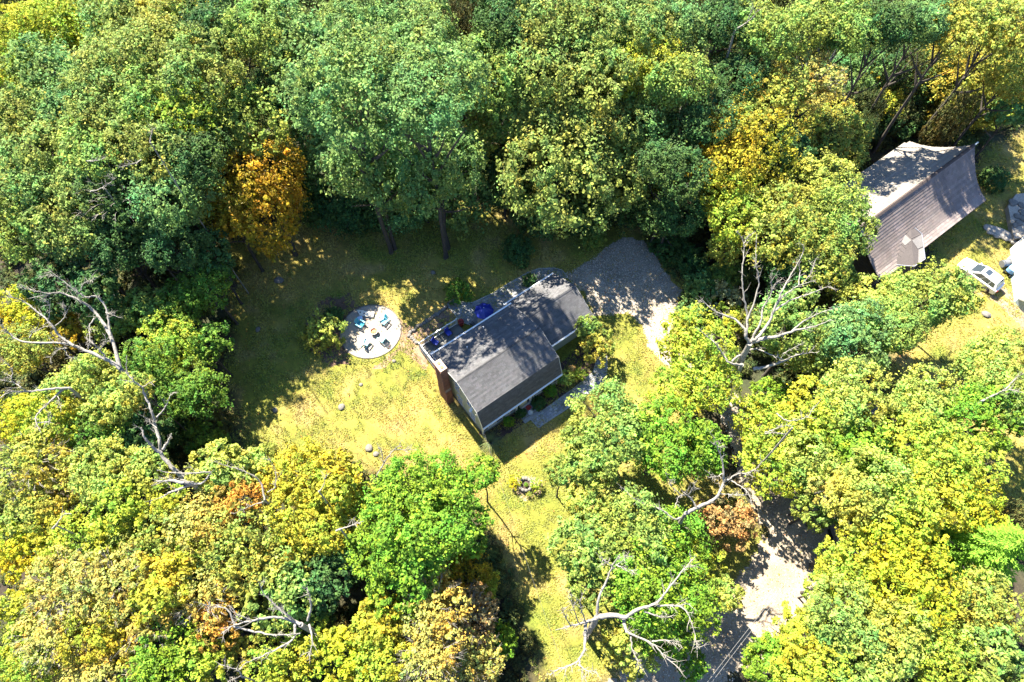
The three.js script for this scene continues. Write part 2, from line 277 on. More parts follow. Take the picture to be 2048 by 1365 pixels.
{
  const T0 = 0.1, T1 = 9.42, EV = [0, 2.77], BR = [0.75, 5.09], RG = [3.69, 6.5], BK = [8.05, 5.0];
  // walls
  const prof = [[0.36, 0], [0.36, 2.75], [1.0, 5.02], [3.69, 6.3], [7.7, 4.95], [7.7, 0]];
  for (const t of [T0 + 0.2, T1 - 0.2]) { const o = t < 1 ? 0.14 : -0.14; new MB().slab(prof.map(([d, h]) => L3(t, d, h)), V(o, 0, 0)).build('wall', M.siding, house); }
  new MB().box((T0 + T1) / 2, 1.37, -0.43, T1 - T0 - 0.7, 2.74, 0.14).build('wall', M.siding, house);
  new MB().box((T0 + T1) / 2, 2.47, -7.62, T1 - T0 - 0.7, 4.94, 0.14).build('wall', M.siding, house);
  const fnd = new MB(); fnd.box((T0 + T1) / 2, 0.16, -0.355, T1 - T0 - 0.42, 0.32, 0.05).box(T0 + 0.185, 0.16, -4.03, 0.05, 0.32, 7.3); fnd.build('foundation', M.darkStone, house);
  // roof decks and shingles
  const slope = (a, b, down = 0.13) => new MB().slab([L3(T0, ...a), L3(T1, ...a), L3(T1, ...b), L3(T0, ...b)], V(0, -down, 0));
  const roofA = slope(EV, BR).build('roof', M.underlay, house), roofB = slope(BR, RG).build('roof', M.underlay, house), roofC = slope(BK, RG).build('roof', M.underlay, house);
  const sh = (a, b, par, seed) => { const mb = new MB(), e = (p, t) => L3(t, p[0], p[1] + 0.006); shingles(mb, e(a, T0 - 0.02), e(a, T1 + 0.02), e(b, T1 + 0.02), e(b, T0 - 0.02), 0.19, 0.32, seed, 0.4, streak(seed)); mb.build('shingle', M.shingle, par, 'stuff'); };
  sh(EV, BR, roofA, 5); sh(BR, RG, roofB, 6); sh(BK, RG, roofC, 7);
  { const cap = new MB(), n = 32; for (let i = 0; i < n; i++) { const x = T0 + (T1 - T0) * (i + 0.5) / n, v = 0.42 + 0.2 * hash2(i, 3, 9); for (const s of [-1, 1]) cap.box(x, RG[1] + 0.025 - 0.02, -RG[0] + s * 0.05, (T1 - T0) / n - 0.008, 0.02, 0.11, 0, [v, v, v], s * 0.42); } cap.build('ridge_cap', M.shingle, roofB); }
  // trim: rakes, fascia, corner boards, gutters
  for (const t of [T0 - 0.02, T1 + 0.02]) { const r = new MB(); for (const [a, b] of [[EV, BR], [BR, RG], [RG, BK]]) r.bar(L3(t, a[0], a[1] - 0.11), L3(t, b[0], b[1] - 0.11), 0.035, 0.17); r.build('rake_board', M.trim, house); }
  for (const [d, h] of [[-0.09, EV[1] - 0.02], [BK[0] + 0.07, BK[1] + 0.03]]) { const g = new MB(); g.box((T0 + T1) / 2, h - 0.1, -d, T1 - T0 + 0.04, 0.015, 0.13).box((T0 + T1) / 2, h - 0.04, -d - 0.062 * Math.sign(-d + 3) * -1, T1 - T0 + 0.04, 0.12, 0.012).box((T0 + T1) / 2, h - 0.04, -d + 0.062 * Math.sign(-d + 3) * -1, T1 - T0 + 0.04, 0.12, 0.012); g.build('gutter', M.gutter, house); }
  for (const [t, d] of [[T0 + 0.2, 0.36], [T1 - 0.2, 0.36], [T0 + 0.2, 7.7]]) new MB().box(t, d < 1 ? 1.35 : 2.45, -d, 0.16, d < 1 ? 2.7 : 4.9, 0.16).build('corner_board', M.white, house);
  { const g = new MB(); g.tube([L3(T0 + 0.12, -0.05, 2.6), L3(T0 + 0.12, 0.22, 2.35), L3(T0 + 0.12, 0.26, 0.3), L3(T0 + 0.12, -0.1, 0.12)], 0.04, 0.04, 6); g.build('downspout', M.gutter, house); }
  // windows: frame proud of the wall, pane, muntins
  function windowAt(t, d, h, w, hh, side) {                         // side 'front' | 'gable'
    const g = new THREE.Group(); g.name = 'window'; house.add(g); g.position.copy(L3(t, d, h)); if (side === 'gable') g.rotation.y = -Math.PI / 2;
    const f = new MB(), k = 0.09; f.box(0, hh / 2 + k / 2, 0.03, w + 2 * k, k, 0.07).box(0, -hh / 2 - k / 2, 0.04, w + 2 * k + 0.06, k, 0.1).box(-w / 2 - k / 2, 0, 0.03, k, hh, 0.07).box(w / 2 + k / 2, 0, 0.03, k, hh, 0.07).box(0, 0, 0.03, w, 0.05, 0.05); f.build('frame', M.white, g);
    const m = new MB(); m.box(0, hh / 4 + 0.01, 0.025, 0.025, hh / 2 - 0.03, 0.03).box(0, -hh / 4 - 0.01, 0.025, 0.025, hh / 2 - 0.03, 0.03); m.build('muntin', M.white, g);
    new MB().box(0, 0, 0.008, w, hh, 0.012).build('pane', M.glass, g);
    if (side === 'front') for (const s of [-1, 1]) new MB().box(s * (w / 2 + 0.3), 0, 0.02, 0.34, hh + 0.1, 0.04).build('shutter', M.navy, g);
  }
  for (const t of [1.35, 3.0, 6.75, 8.25]) windowAt(t, 0.355, 1.55, 0.8, 1.25, 'front');
  for (const [d, h] of [[1.9, 1.55], [4.0, 1.55], [2.2, 4.15], [4.2, 4.15]]) windowAt(T0 + 0.195, d, h, 0.75, 1.15, 'gable');
  // front door with pale surround and sidelights
  { const g = new THREE.Group(); g.name = 'door'; house.add(g); g.position.copy(L3(5.05, 0.35, 0));
    const s = new MB(); s.box(-0.85, 1.25, 0.06, 0.22, 2.2, 0.13).box(0.85, 1.25, 0.06, 0.22, 2.2, 0.13).box(0, 2.4, 0.07, 2.1, 0.26, 0.18).box(0, 0.2, 0.08, 1.9, 0.1, 0.2); s.build('surround', M.trim, g);
    new MB().box(0, 1.26, 0.03, 0.92, 2.0, 0.05).build('door_leaf', M.doorGreen, g); for (const x of [-0.6, 0.6]) new MB().box(x, 1.26, 0.025, 0.24, 1.95, 0.03).build('sidelight', M.glass, g); new MB().add(new THREE.SphereGeometry(0.04, 10, 8), new THREE.Matrix4().setPosition(0.36, 1.15, 0.09)).build('handle', M.steel, g); }
  // roof furniture
  for (const [t, d, h0] of [[3.0, 6.35, 5.58], [5.55, 7.35, 5.24]]) new MB().tube([L3(t, d, h0 - 0.05), L3(t, d, h0 + 0.32)], 0.055, 0.055, 10).build('vent_pipe', M.white, roofC);
  { const g = new THREE.Group(); g.name = 'satellite_dish'; house.add(g); g.position.copy(L3(0.02, 0.62, 4.75));
    new MB().tube([V(0, 0, 0), V(-0.12, 0.12, 0.02), V(-0.12, 0.5, 0.02)], 0.025, 0.025, 6).build('arm', M.steel, g);
    const d = new THREE.Mesh(new THREE.SphereGeometry(0.42, 20, 8, 0, Math.PI * 2, 0, 0.62), std(C(0.55, 0.54, 0.52), 0.5, { side: THREE.DoubleSide })); d.name = 'dish'; d.castShadow = d.receiveShadow = true; d.rotation.set(-2.0, 0, 0.3); d.position.set(-0.12, 0.62, -0.34); g.add(d); }
  // chimney
  { const g = new THREE.Group(); g.name = 'chimney'; house.add(g); const x = -0.36, z = -5.55, R = rng(77);
    const core = new MB(); core.box(x, 3.65, z, 0.6, 7.3, 1.06).box(x, 1.45, z, 0.62, 2.9, 1.3); core.build('mortar_core', M.mortar, g);
    const br = new MB(), lay = (w, l, h0, h1) => { for (let y = h0, r = 0; y < h1 - 0.03; y += 0.076, r++) { for (const [ax, len, off] of [['x', w, l / 2], ['x', w, -l / 2], ['z', l, -w / 2], ['z', l, w / 2]]) { const n = Math.round(len / 0.21); for (let k = 0; k < n; k++) { const s = -len / 2 + (k + 0.5 + (r % 2 ? 0.25 : -0.25)) * len / n; if (Math.abs(s) > len / 2 - 0.05) continue; const v = 0.7 + 0.65 * R(), col = [v, v * (0.85 + 0.3 * R()), v]; ax === 'x' ? br.box(x + s, y + 0.035, z + off, len / n - 0.012, 0.064, 0.03, 0, col) : br.box(x + off, y + 0.035, z + s, 0.03, 0.064, len / n - 0.012, 0, col); } } } };
    lay(0.62, 1.32, 0, 2.9); lay(0.62, 1.08, 2.98, 7.1); lay(0.72, 1.18, 7.1, 7.34); br.build('brick', M.brick, g, 'stuff');
    for (const s of [-1, 1]) new MB().slab([V(x - 0.31, 2.9, z + s * 0.66), V(x + 0.31, 2.9, z + s * 0.66), V(x + 0.31, 3.2, z + s * 0.53), V(x - 0.31, 3.2, z + s * 0.53)], V(0, -0.06, 0)).build('shoulder', M.mortar, g);
    const cp = new MB(); cp.box(x, 7.37, z, 0.7, 0.07, 1.16); cp.build('cap', std(C(0.33, 0.26, 0.19), 0.95), g);
    for (const s of [-0.24, 0.24]) new MB().box(x, 7.43, z + s, 0.26, 0.06, 0.26).build('flue_tile', M.terracotta, g); }
  // garage wing
  const G0 = 9.45, G1 = 15.85, GE = [2.9, 2.95], GR = [6.1, 4.75], GB = [9.35, 2.95];
  const gp = [[3.25, 0], [3.25, 2.95], [6.1, 4.6], [9.0, 2.95], [9.0, 0]];
  new MB().slab(gp.map(([d, h]) => L3(G1 - 0.25, d, h)), V(-0.14, 0, 0)).build('wall', M.siding, house);
  new MB().box((G0 + G1) / 2, 1.45, -3.32, G1 - G0 - 0.6, 2.9, 0.14).build('wall', M.siding, house);
  new MB().box((G0 + G1) / 2, 1.45, -8.93, G1 - G0 - 0.6, 2.9, 0.14).build('wall', M.siding, house);
  const gs = (a, b) => new MB().slab([L3(G0, ...a), L3(G1, ...a), L3(G1, ...b), L3(G0, ...b)], V(0, -0.13, 0)).build('garage_roof', M.underlay, house);
  const ga = gs(GE, GR), gb = gs(GB, GR);
  const gsh = (a, b, par, seed) => { const mb = new MB(), e = (p, t) => L3(t, p[0], p[1] + 0.006); shingles(mb, e(a, G0), e(a, G1 + 0.02), e(b, G1 + 0.02), e(b, G0), 0.19, 0.32, seed, 0.4, streak(seed)); mb.build('shingle', M.shingle, par, 'stuff'); };
  gsh(GE, GR, ga, 15); gsh(GB, GR, gb, 16);
  { const cap = new MB(), n = 22; for (let i = 0; i < n; i++) { const x = G0 + (G1 - G0) * (i + 0.5) / n, v = 0.8 + 0.2 * hash2(i, 5, 9); for (const s of [-1, 1]) cap.box(x, GR[1] + 0.005, -GR[0] + s * 0.075, (G1 - G0) / n - 0.008, 0.02, 0.16, 0, [v, v, v], s * 0.5); } cap.build('ridge_cap', M.shingle, ga); }
  { const r = new MB(); r.bar(L3(G1 + 0.02, GE[0], GE[1] - 0.11), L3(G1 + 0.02, GR[0], GR[1] - 0.11), 0.035, 0.17).bar(L3(G1 + 0.02, GR[0], GR[1] - 0.11), L3(G1 + 0.02, GB[0], GB[1] - 0.11), 0.035, 0.17); r.build('rake_board', M.trim, house); }
  for (const d of [GE[0] - 0.09, GB[0] + 0.09]) { const g = new MB(); g.box((G0 + G1) / 2, GE[1] - 0.1, -d, G1 - G0, 0.015, 0.13).box((G0 + G1) / 2, GE[1] - 0.04, -d - 0.062, G1 - G0, 0.12, 0.012).box((G0 + G1) / 2, GE[1] - 0.04, -d + 0.062, G1 - G0, 0.12, 0.012); g.build('gutter', M.gutter, house); }
  { const g = new THREE.Group(); g.name = 'garage_door'; house.add(g); g.position.copy(L3(G1 - 0.24, 6.1, 0)); g.rotation.y = Math.PI / 2; for (let k = 0; k < 4; k++) new MB().box(0, 0.28 + k * 0.54, 0.03, 2.7, 0.52, 0.05).build('panel', M.white, g); const f = new MB(); f.box(-1.42, 1.1, 0.03, 0.12, 2.2, 0.08).box(1.42, 1.1, 0.03, 0.12, 2.2, 0.08).box(0, 2.27, 0.03, 2.96, 0.12, 0.08); f.build('frame', M.trim, g); }
}
// landing, paved walks
function pavers(mb, px, y0, size, seed, tone) { // small slabs laid in a running pattern inside a plan polygon
  const P = Array.isArray(px[0]) && px.plan ? px : planPoly(px), R = rng(seed), b = boxOf(P), c = Math.cos(HOUSE_TURN), s = Math.sin(HOUSE_TURN), mid = [(b[0] + b[2]) / 2, (b[1] + b[3]) / 2], reach = Math.hypot(b[2] - b[0], b[3] - b[1]) / 2;
  for (let r = 0, v = -reach; v < reach; v += size, r++) for (let u = -reach; u < reach;) {
    const w = size * (0.8 + 0.9 * R()), uu = u + w / 2, x = mid[0] + uu * c + v * s, z = mid[1] - uu * s + v * c; u += w;
    if (edgeDist(x, z, P) < 0.02) continue; const k = tone[0] + (tone[1] - tone[0]) * R();
    mb.box(x, y0 + 0.004 * R(), z, w - 0.025, 0.06, size - 0.025, HOUSE_TURN, [k, k * (0.98 + 0.05 * R()), k * (1 + 0.08 * R())]);
  }
}
function walk(name, px, seed, size = 0.24, tone = [0.8, 1.35]) {
  const P = planPoly(px), g = sheet(0.12, 0.028, boxOf(P), (x, z) => edgeDist(x, z, P) > -0.02, () => [0.5, 0.5, 0.5]), s = struct(name, g, M.slate);
  const mb = new MB(); pavers(mb, px, 0.03, size, seed, tone); mb.build('paver', M.slate, s, 'stuff');
  const e = new MB(); P.forEach((p, i) => { const q = P[(i + 1) % P.length]; const n = Math.max(1, Math.round(Math.hypot(q[0] - p[0], q[1] - p[1]) / 0.3)); for (let k = 0; k < n; k++) { const a = (k + 0.5) / n; e.box(p[0] + (q[0] - p[0]) * a, 0.035, p[1] + (q[1] - p[1]) * a, 0.27, 0.08, 0.1, -Math.atan2(q[1] - p[1], q[0] - p[0]), [1.2, 1.2, 1.2]); } }); e.build('edging', M.slate, s, 'stuff');
  return s;
}
walk('front_walk', [[1060, 838], [1077, 856], [1130, 821], [1184, 782], [1202, 771], [1211, 758], [1214, 735], [1213, 712], [1193, 712], [1191, 730], [1186, 746], [1150, 776], [1100, 812]], 31);
walk('back_walk', [[1136, 556], [1124, 541], [1108, 537], [1078, 538], [1058, 545], [1020, 566], [985, 588], [946, 606], [905, 604], [898, 615], [918, 640], [932, 648], [960, 655], [1010, 622], [1070, 580], [1118, 556]], 33, 0.3, [0.6, 1.0]);
{
  const s = thing('stone_landing', inHouse(5.05, -0.3, 0), HOUSE_TURN, 'square grey paved landing with one step before the front door', 'doorstep');
  new MB().box(0, 0.1, -0.1, 1.75, 0.2, 1.15).build('base', M.darkStone, s); new MB().box(0, 0.06, 0.68, 1.75, 0.12, 0.4).build('step', M.slate, s);
  const R = rng(5); for (let i = 0; i < 4; i++) for (let j = 0; j < 3; j++) { const k = 0.6 + 0.5 * R(); new MB().box(-0.66 + i * 0.44, 0.215, -0.48 + j * 0.38, 0.42, 0.03, 0.36, 0, [k, k, k * 1.04]).build('paver', M.slate, s); }
}
// ------------------------------------------------------------------ deck and furniture
{
  const d = thing('timber_deck', inHouse(2.75, 9.8, 0), HOUSE_TURN, 'low grey timber deck with white railing behind the house', 'deck');
  const w = 4.7, l = 3.75, y = 0.55, n = 25;
  for (let i = 0; i < n; i++) { const v = 0.78 + 0.4 * hash2(i, 1, 4); new MB().box(0, y, -l / 2 + (i + 0.5) * l / n, w, 0.035, l / n - 0.012, 0, [v, v, v * (0.96 + 0.1 * hash2(i, 2, 4))]).build('plank', M.deck, d); }
  const fr = new MB(); fr.box(0, y - 0.12, -l / 2 - 0.02, w + 0.04, 0.2, 0.04).box(-w / 2 - 0.02, y - 0.12, 0, 0.04, 0.2, l).box(w / 2 + 0.02, y - 0.12, 0, 0.04, 0.2, l); for (const x of [-w / 2 + 0.1, 0, w / 2 - 0.1]) for (const z of [-l / 2 + 0.1, l / 2 - 0.1]) fr.box(x, 0.21, z, 0.12, 0.42, 0.12); fr.build('frame', M.deck, d);
  const rail = (a, b) => {
    const L = a.distanceTo(b), k = Math.round(L / 1.2), top = new MB(), bal = new MB(), ang = -Math.atan2(b.z - a.z, b.x - a.x);
    top.bar(a.clone().setY(y + 0.98), b.clone().setY(y + 0.98), 0.11, 0.045); top.build('top_rail', M.white, d);
    new MB().bar(a.clone().setY(y + 0.14), b.clone().setY(y + 0.14), 0.08, 0.05).build('bottom_rail', M.white, d);
    const nb = Math.round(L / 0.16); for (let i = 1; i < nb; i++) { const p = a.clone().lerp(b, i / nb); bal.box(p.x, y + 0.56, p.z, 0.035, 0.8, 0.035, ang); } bal.build('balusters', M.white, d);
    for (let i = 0; i <= k; i++) { const p = a.clone().lerp(b, i / k); new MB().box(p.x, y + 0.54, p.z, 0.11, 1.08, 0.11, ang).box(p.x, y + 1.1, p.z, 0.14, 0.035, 0.14, ang).build('post', M.white, d); }
  };
  rail(V(-w / 2 + 0.06, 0, -l / 2 + 0.06), V(w / 2 - 0.06, 0, -l / 2 + 0.06)); rail(V(-w / 2 + 0.06, 0, -l / 2 + 0.18), V(-w / 2 + 0.06, 0, l / 2 - 0.75));
  const st = new MB(); st.box(w / 2 + 0.2, 0.2, 0.9, 0.34, 0.36, 1.6); st.build('step', M.deck, d);
}
const cushion = (w, h, l) => { const g = new THREE.BoxGeometry(w, h, l, 6, 3, 6), p = g.attributes.position; for (let i = 0; i < p.count; i++) { const x = p.getX(i) / (w / 2), y = p.getY(i) / (h / 2), z = p.getZ(i) / (l / 2), q = 1 - 0.16 * x * x * z * z, e = 1 - 0.35 * Math.max(Math.pow(Math.abs(x), 6), Math.pow(Math.abs(z), 6)); p.setXYZ(i, p.getX(i) * q, p.getY(i) * e, p.getZ(i) * q); } g.computeVertexNormals(); return g; };
function patioChair(name, pos, turn, label, mat, group) { // cushioned armchair, faces +z
  const c = thing(name, pos, turn, label, 'patio chair', group), f = new MB();
  for (const x of [-0.3, 0.3]) { f.tube([V(x, 0, 0.28), V(x, 0.58, 0.3), V(x, 0.62, 0), V(x, 0.6, -0.3)], 0.02, 0.02, 6); f.tube([V(x, 0, -0.36), V(x, 0.4, -0.28), V(x, 0.95, -0.36)], 0.02, 0.02, 6); f.tube([V(x, 0.36, 0.28), V(x, 0.36, -0.28)], 0.02, 0.02, 6); }
  f.tube([V(-0.3, 0.95, -0.36), V(0.3, 0.95, -0.36)], 0.02, 0.02, 6).tube([V(-0.3, 0.36, 0.28), V(0.3, 0.36, 0.28)], 0.02, 0.02, 6); f.build('frame', M.darkMetal, c);
  const s = part('seat_cushion', cushion(0.58, 0.13, 0.6), mat, c); s.position.set(0, 0.44, 0.02);
  const b = part('back_cushion', cushion(0.58, 0.62, 0.14), mat, c); b.position.set(0, 0.75, -0.27); b.rotation.x = -0.14; return c;
}
patioChair('patio_chair', inHouse(3.62, 11.05, 0.57), HOUSE_TURN + 0.1, 'blue cushioned armchair on the deck against the back railing, nearer the red planter', M.blue);
patioChair('patio_chair', inHouse(1.95, 10.95, 0.57), HOUSE_TURN + 0.45, 'blue cushioned armchair on the deck near the railing corner', M.blue);
{ // reclined lounger by the chimney
  const c = thing('sun_lounger', inHouse(1.0, 9.3, 0.57), HOUSE_TURN + 0.1, 'navy padded lounger beside the roof corner behind the chimney', 'lounger');
  const f = new MB(); f.bar(V(-0.3, 0.3, -0.9), V(-0.3, 0.3, 0.9), 0.04, 0.04).bar(V(0.3, 0.3, -0.9), V(0.3, 0.3, 0.9), 0.04, 0.04); for (const x of [-0.3, 0.3]) for (const z of [-0.8, 0.75]) f.box(x, 0.14, z, 0.04, 0.28, 0.04); f.build('frame', M.white, c);
  const s = part('seat_pad', cushion(0.6, 0.1, 1.15), M.navy, c); s.position.set(0, 0.37, 0.32); const b = part('back_pad', cushion(0.6, 0.1, 0.72), M.navy, c); b.position.set(0, 0.6, -0.5); b.rotation.x = 0.7;
  const p = part('pillow', cushion(0.5, 0.11, 0.26), M.white, c); p.position.set(0, 0.84, -0.66); p.rotation.x = 0.7;
}
{ // garden hose lying on the boards
  const pts = []; for (let i = 0; i <= 40; i++) { const a = i * 0.33; pts.push(inHouse(1.7 + i * 0.045 + 0.28 * Math.cos(a), 9.0 + 0.012 * i + 0.25 * Math.sin(a), 0.59)); }
  solo('garden_hose', new MB().tube(smooth(pts, 120), 0.016, 0.016, 5).geo(), std(C(0.02, 0.10, 0.04), 0.6), 'thin green garden hose looped on the deck beside the back eave', 'hose');
}
{ // market umbrella: eight sagging panels
  const u = thing('patio_umbrella', inHouse(7.7, 10.45, 0.09), HOUSE_TURN + 0.3, 'royal blue open umbrella over the stone patio behind the house', 'umbrella');
  const N = 8, R = 1.02, top = 2.55, rim = 2.02; new MB().tube([V(0, 0, 0), V(0, top + 0.08, 0)], 0.025, 0.025, 8).build('pole', M.darkMetal, u);
  new MB().add(new THREE.CylinderGeometry(0.3, 0.34, 0.09, 20), new THREE.Matrix4().setPosition(0, 0.045, 0)).build('base', M.darkMetal, u);
  for (let k = 0; k < N; k++) {
    const b = new MB(), P = (s, w) => { const a = (k + w) / N * 2 * Math.PI, sag = Math.sin(Math.PI * w) * s; const r = R * s * (1 - 0.09 * sag); return V(Math.cos(a) * r, top - (top - rim) * Math.pow(s, 1.35) - 0.05 * sag, Math.sin(a) * r); };
    for (let i = 0; i < 5; i++) for (let j = 0; j < 5; j++) b.quad(P(i / 5, j / 5), P(i / 5, (j + 1) / 5), P((i + 1) / 5, (j + 1) / 5), P((i + 1) / 5, j / 5)); b.build('canopy_panel', M.umbrella, u);
    const a = k / N * 2 * Math.PI; new MB().tube([V(0, 2.46, 0), V(Math.cos(a) * R * 0.97, rim - 0.02, Math.sin(a) * R * 0.97)], 0.012, 0.012, 5).build('rib', M.darkMetal, u);
  }
  new MB().add(new THREE.SphereGeometry(0.05, 10, 8), new THREE.Matrix4().setPosition(0, top + 0.1, 0)).build('finial', M.white, u);
  const t = thing('patio_table', inHouse(7.35, 10.2, 0.09), HOUSE_TURN, 'round tan patio table partly under the blue umbrella', 'table');
  new MB().add(new THREE.CylinderGeometry(0.58, 0.58, 0.035, 28), new THREE.Matrix4().setPosition(0, 0.72, 0)).build('table_top', std(C(0.42, 0.32, 0.22), 0.6), t); for (let k = 0; k < 4; k++) { const a = k * Math.PI / 2 + 0.6; new MB().tube([V(Math.cos(a) * 0.42, 0, Math.sin(a) * 0.42), V(Math.cos(a) * 0.36, 0.7, Math.sin(a) * 0.36)], 0.02, 0.02, 6).build('leg', M.darkMetal, t); }
  const slatChair = (x, d, turn, label) => { const c = thing('metal_chair', inHouse(x, d, 0.09), HOUSE_TURN + turn, label, 'chair'); const f = new MB(); for (const s of [-0.24, 0.24]) { f.tube([V(s, 0, 0.24), V(s, 0.44, 0.22)], 0.016, 0.016, 5).tube([V(s, 0, -0.28), V(s, 0.44, -0.22), V(s, 0.92, -0.32)], 0.016, 0.016, 5).tube([V(s, 0.64, -0.26), V(s, 0.64, 0.2), V(s, 0.44, 0.22)], 0.014, 0.014, 5); } f.tube([V(-0.24, 0.92, -0.32), V(0.24, 0.92, -0.32)], 0.016, 0.016, 5); f.build('frame', M.darkMetal, c); for (let k = 0; k < 6; k++) { new MB().box(0, 0.445, -0.19 + k * 0.08, 0.48, 0.014, 0.05).build('seat_slat', M.darkMetal, c); } for (let k = 0; k < 5; k++) new MB().bar(V(-0.18 + k * 0.09, 0.46, -0.23), V(-0.18 + k * 0.09, 0.9, -0.315), 0.03, 0.012).build('back_slat', M.darkMetal, c); };
  slatChair(6.35, 10.55, Math.PI / 2 + 0.2, 'black metal slat chair on the stone patio left of the blue umbrella'); slatChair(7.0, 9.2, Math.PI, 'black metal slat chair tucked between the back eave and the tan table');
}
{ // red planter at the end of the railing
  const p = thing('planter', inHouse(5.45, 11.45, 0.06), 0, 'round red planter standing at the end of the white deck railing', 'planter');
  new MB().add(new THREE.LatheGeometry([[0, 0], [0.2, 0], [0.25, 0.35], [0.3, 0.62], [0.31, 0.7], [0.27, 0.7], [0.25, 0.62], [0, 0.6]].map(([x, y]) => new THREE.Vector2(x, y)), 20)).build('pot', M.red, p);
  const f = new MB(), R = rng(8); for (let i = 0; i < 130; i++) { const a = R() * 6.28, r = 0.3 * Math.sqrt(R()), y = 0.68 + 0.28 * R(); f.box(Math.cos(a) * r, y, Math.sin(a) * r, 0.1, 0.01, 0.09, R() * 6, R() < 0.75 ? [1, 1, 1] : [0.1, 0.9, 0.3], R() * 2 - 1); } f.build('flowers', tinted(C(0.3, 0.03, 0.025), 0.8), p);
}
// ------------------------------------------------------------------ fire pit circle
const PIT = at(741, 663);
{
  const g = sheet(0.1, 0.034, [PIT.x - 3.6, PIT.z - 3.6, PIT.x + 3.6, PIT.z + 3.6], (x, z) => Math.hypot(x - PIT.x, z - PIT.z) < 3.14, (x, z) => { const k = 0.86 + 0.26 * fbm(x * 1.5, z * 1.5, 101, 4); return [0.50 * k, 0.455 * k, 0.395 * k]; });
  const s = struct('gravel_circle', g, M.gravel);
  const e = new MB(), n = 96; for (let i = 0; i < n; i++) { const a = i / n * 2 * Math.PI, v = 0.55 + 0.3 * hash2(i, 1, 6); e.box(PIT.x + Math.cos(a) * 3.17, 0.03, PIT.z + Math.sin(a) * 3.17, 0.2, 0.1, 0.07, -a + Math.PI / 2, [v, v, v]); } e.build('edging', M.stone, s, 'stuff');
}
function adirondack(pos, turn, mat, label) { // faces +z
  const c = thing('adirondack_chair', pos, turn, label, 'garden chair');
  for (let k = 0; k < 6; k++) new MB().box(0, 0.37 - k * 0.022, 0.3 - k * 0.1, 0.52, 0.02, 0.085, 0, null, 0.22).build('seat_slat', mat, c);
  for (let k = 0; k < 5; k++) { const x = (k - 2) * 0.105, h = 0.98 - 0.035 * (k - 2) * (k - 2); new MB().bar(V(x, 0.25, -0.22), V(x * 1.12, h, -0.52), 0.092, 0.02, null, V(0, 0.35, 1)).build('back_slat', mat, c); }
  for (const x of [-0.34, 0.34]) { new MB().box(x, 0.55, 0.02, 0.14, 0.025, 0.72).build('arm', mat, c); new MB().box(x * 0.86, 0.27, 0.3, 0.08, 0.54, 0.03).build('leg', mat, c); new MB().bar(V(x * 0.8, 0.36, 0.34), V(x * 0.8, 0.05, -0.62), 0.025, 0.12).build('rear_leg', mat, c); }
  const b = new MB(); b.bar(V(-0.33, 0.5, -0.33), V(0.33, 0.5, -0.33), 0.06, 0.03); b.build('brace', mat, c); return c;
}
const faceTo = (p, q) => Math.atan2(q.x - p.x, q.z - p.z), BOWL = at(749, 667);
for (const [u, v, m, l] of [[769, 646, M.teal, 'turquoise garden chair on the shaded right side of the gravel circle'], [722, 652, M.teal, 'turquoise garden chair left of the fire bowl, below the white game boards'], [733, 688, M.paleBlue, 'pale blue garden chair in full sun, front left of the fire bowl'], [766, 681, M.paleBlue, 'pale blue garden chair in full sun, front right of the fire bowl']]) { const p = at(u, v, 0.04); p.y = 0.035; adirondack(p, faceTo(p, BOWL), m, l); }
{
  const p = BOWL.clone().setY(0.035), f = thing('fire_bowl', p, 0, 'round copper coloured fire bowl with pale rim in the middle of the gravel circle', 'fire pit');
  new MB().add(new THREE.LatheGeometry([[0.16, 0.16], [0.3, 0.26], [0.38, 0.42], [0.36, 0.42], [0.28, 0.3], [0.001, 0.24]].map(([x, y]) => new THREE.Vector2(x, y)), 32)).build('bowl', M.copper, f);
  new MB().add(new THREE.TorusGeometry(0.385, 0.03, 8, 40), new THREE.Matrix4().makeRotationX(Math.PI / 2).setPosition(0, 0.43, 0)).build('rim', std(C(0.6, 0.5, 0.4), 0.5), f);
  for (let k = 0; k < 3; k++) { const a = k * 2.094 + 0.4; new MB().tube([V(Math.cos(a) * 0.34, 0, Math.sin(a) * 0.34), V(Math.cos(a) * 0.26, 0.26, Math.sin(a) * 0.26)], 0.022, 0.022, 6).build('leg', M.darkMetal, f); }
  const a2 = new MB(), R = rng(3); for (let i = 0; i < 30; i++) { const a = R() * 6.28, r = 0.2 * Math.sqrt(R()); a2.box(Math.cos(a) * r, 0.28 + 0.04 * R(), Math.sin(a) * r, 0.16, 0.045, 0.05, R() * 6, null, R() - 0.5); } a2.build('charred_wood', M.rust, f);
}
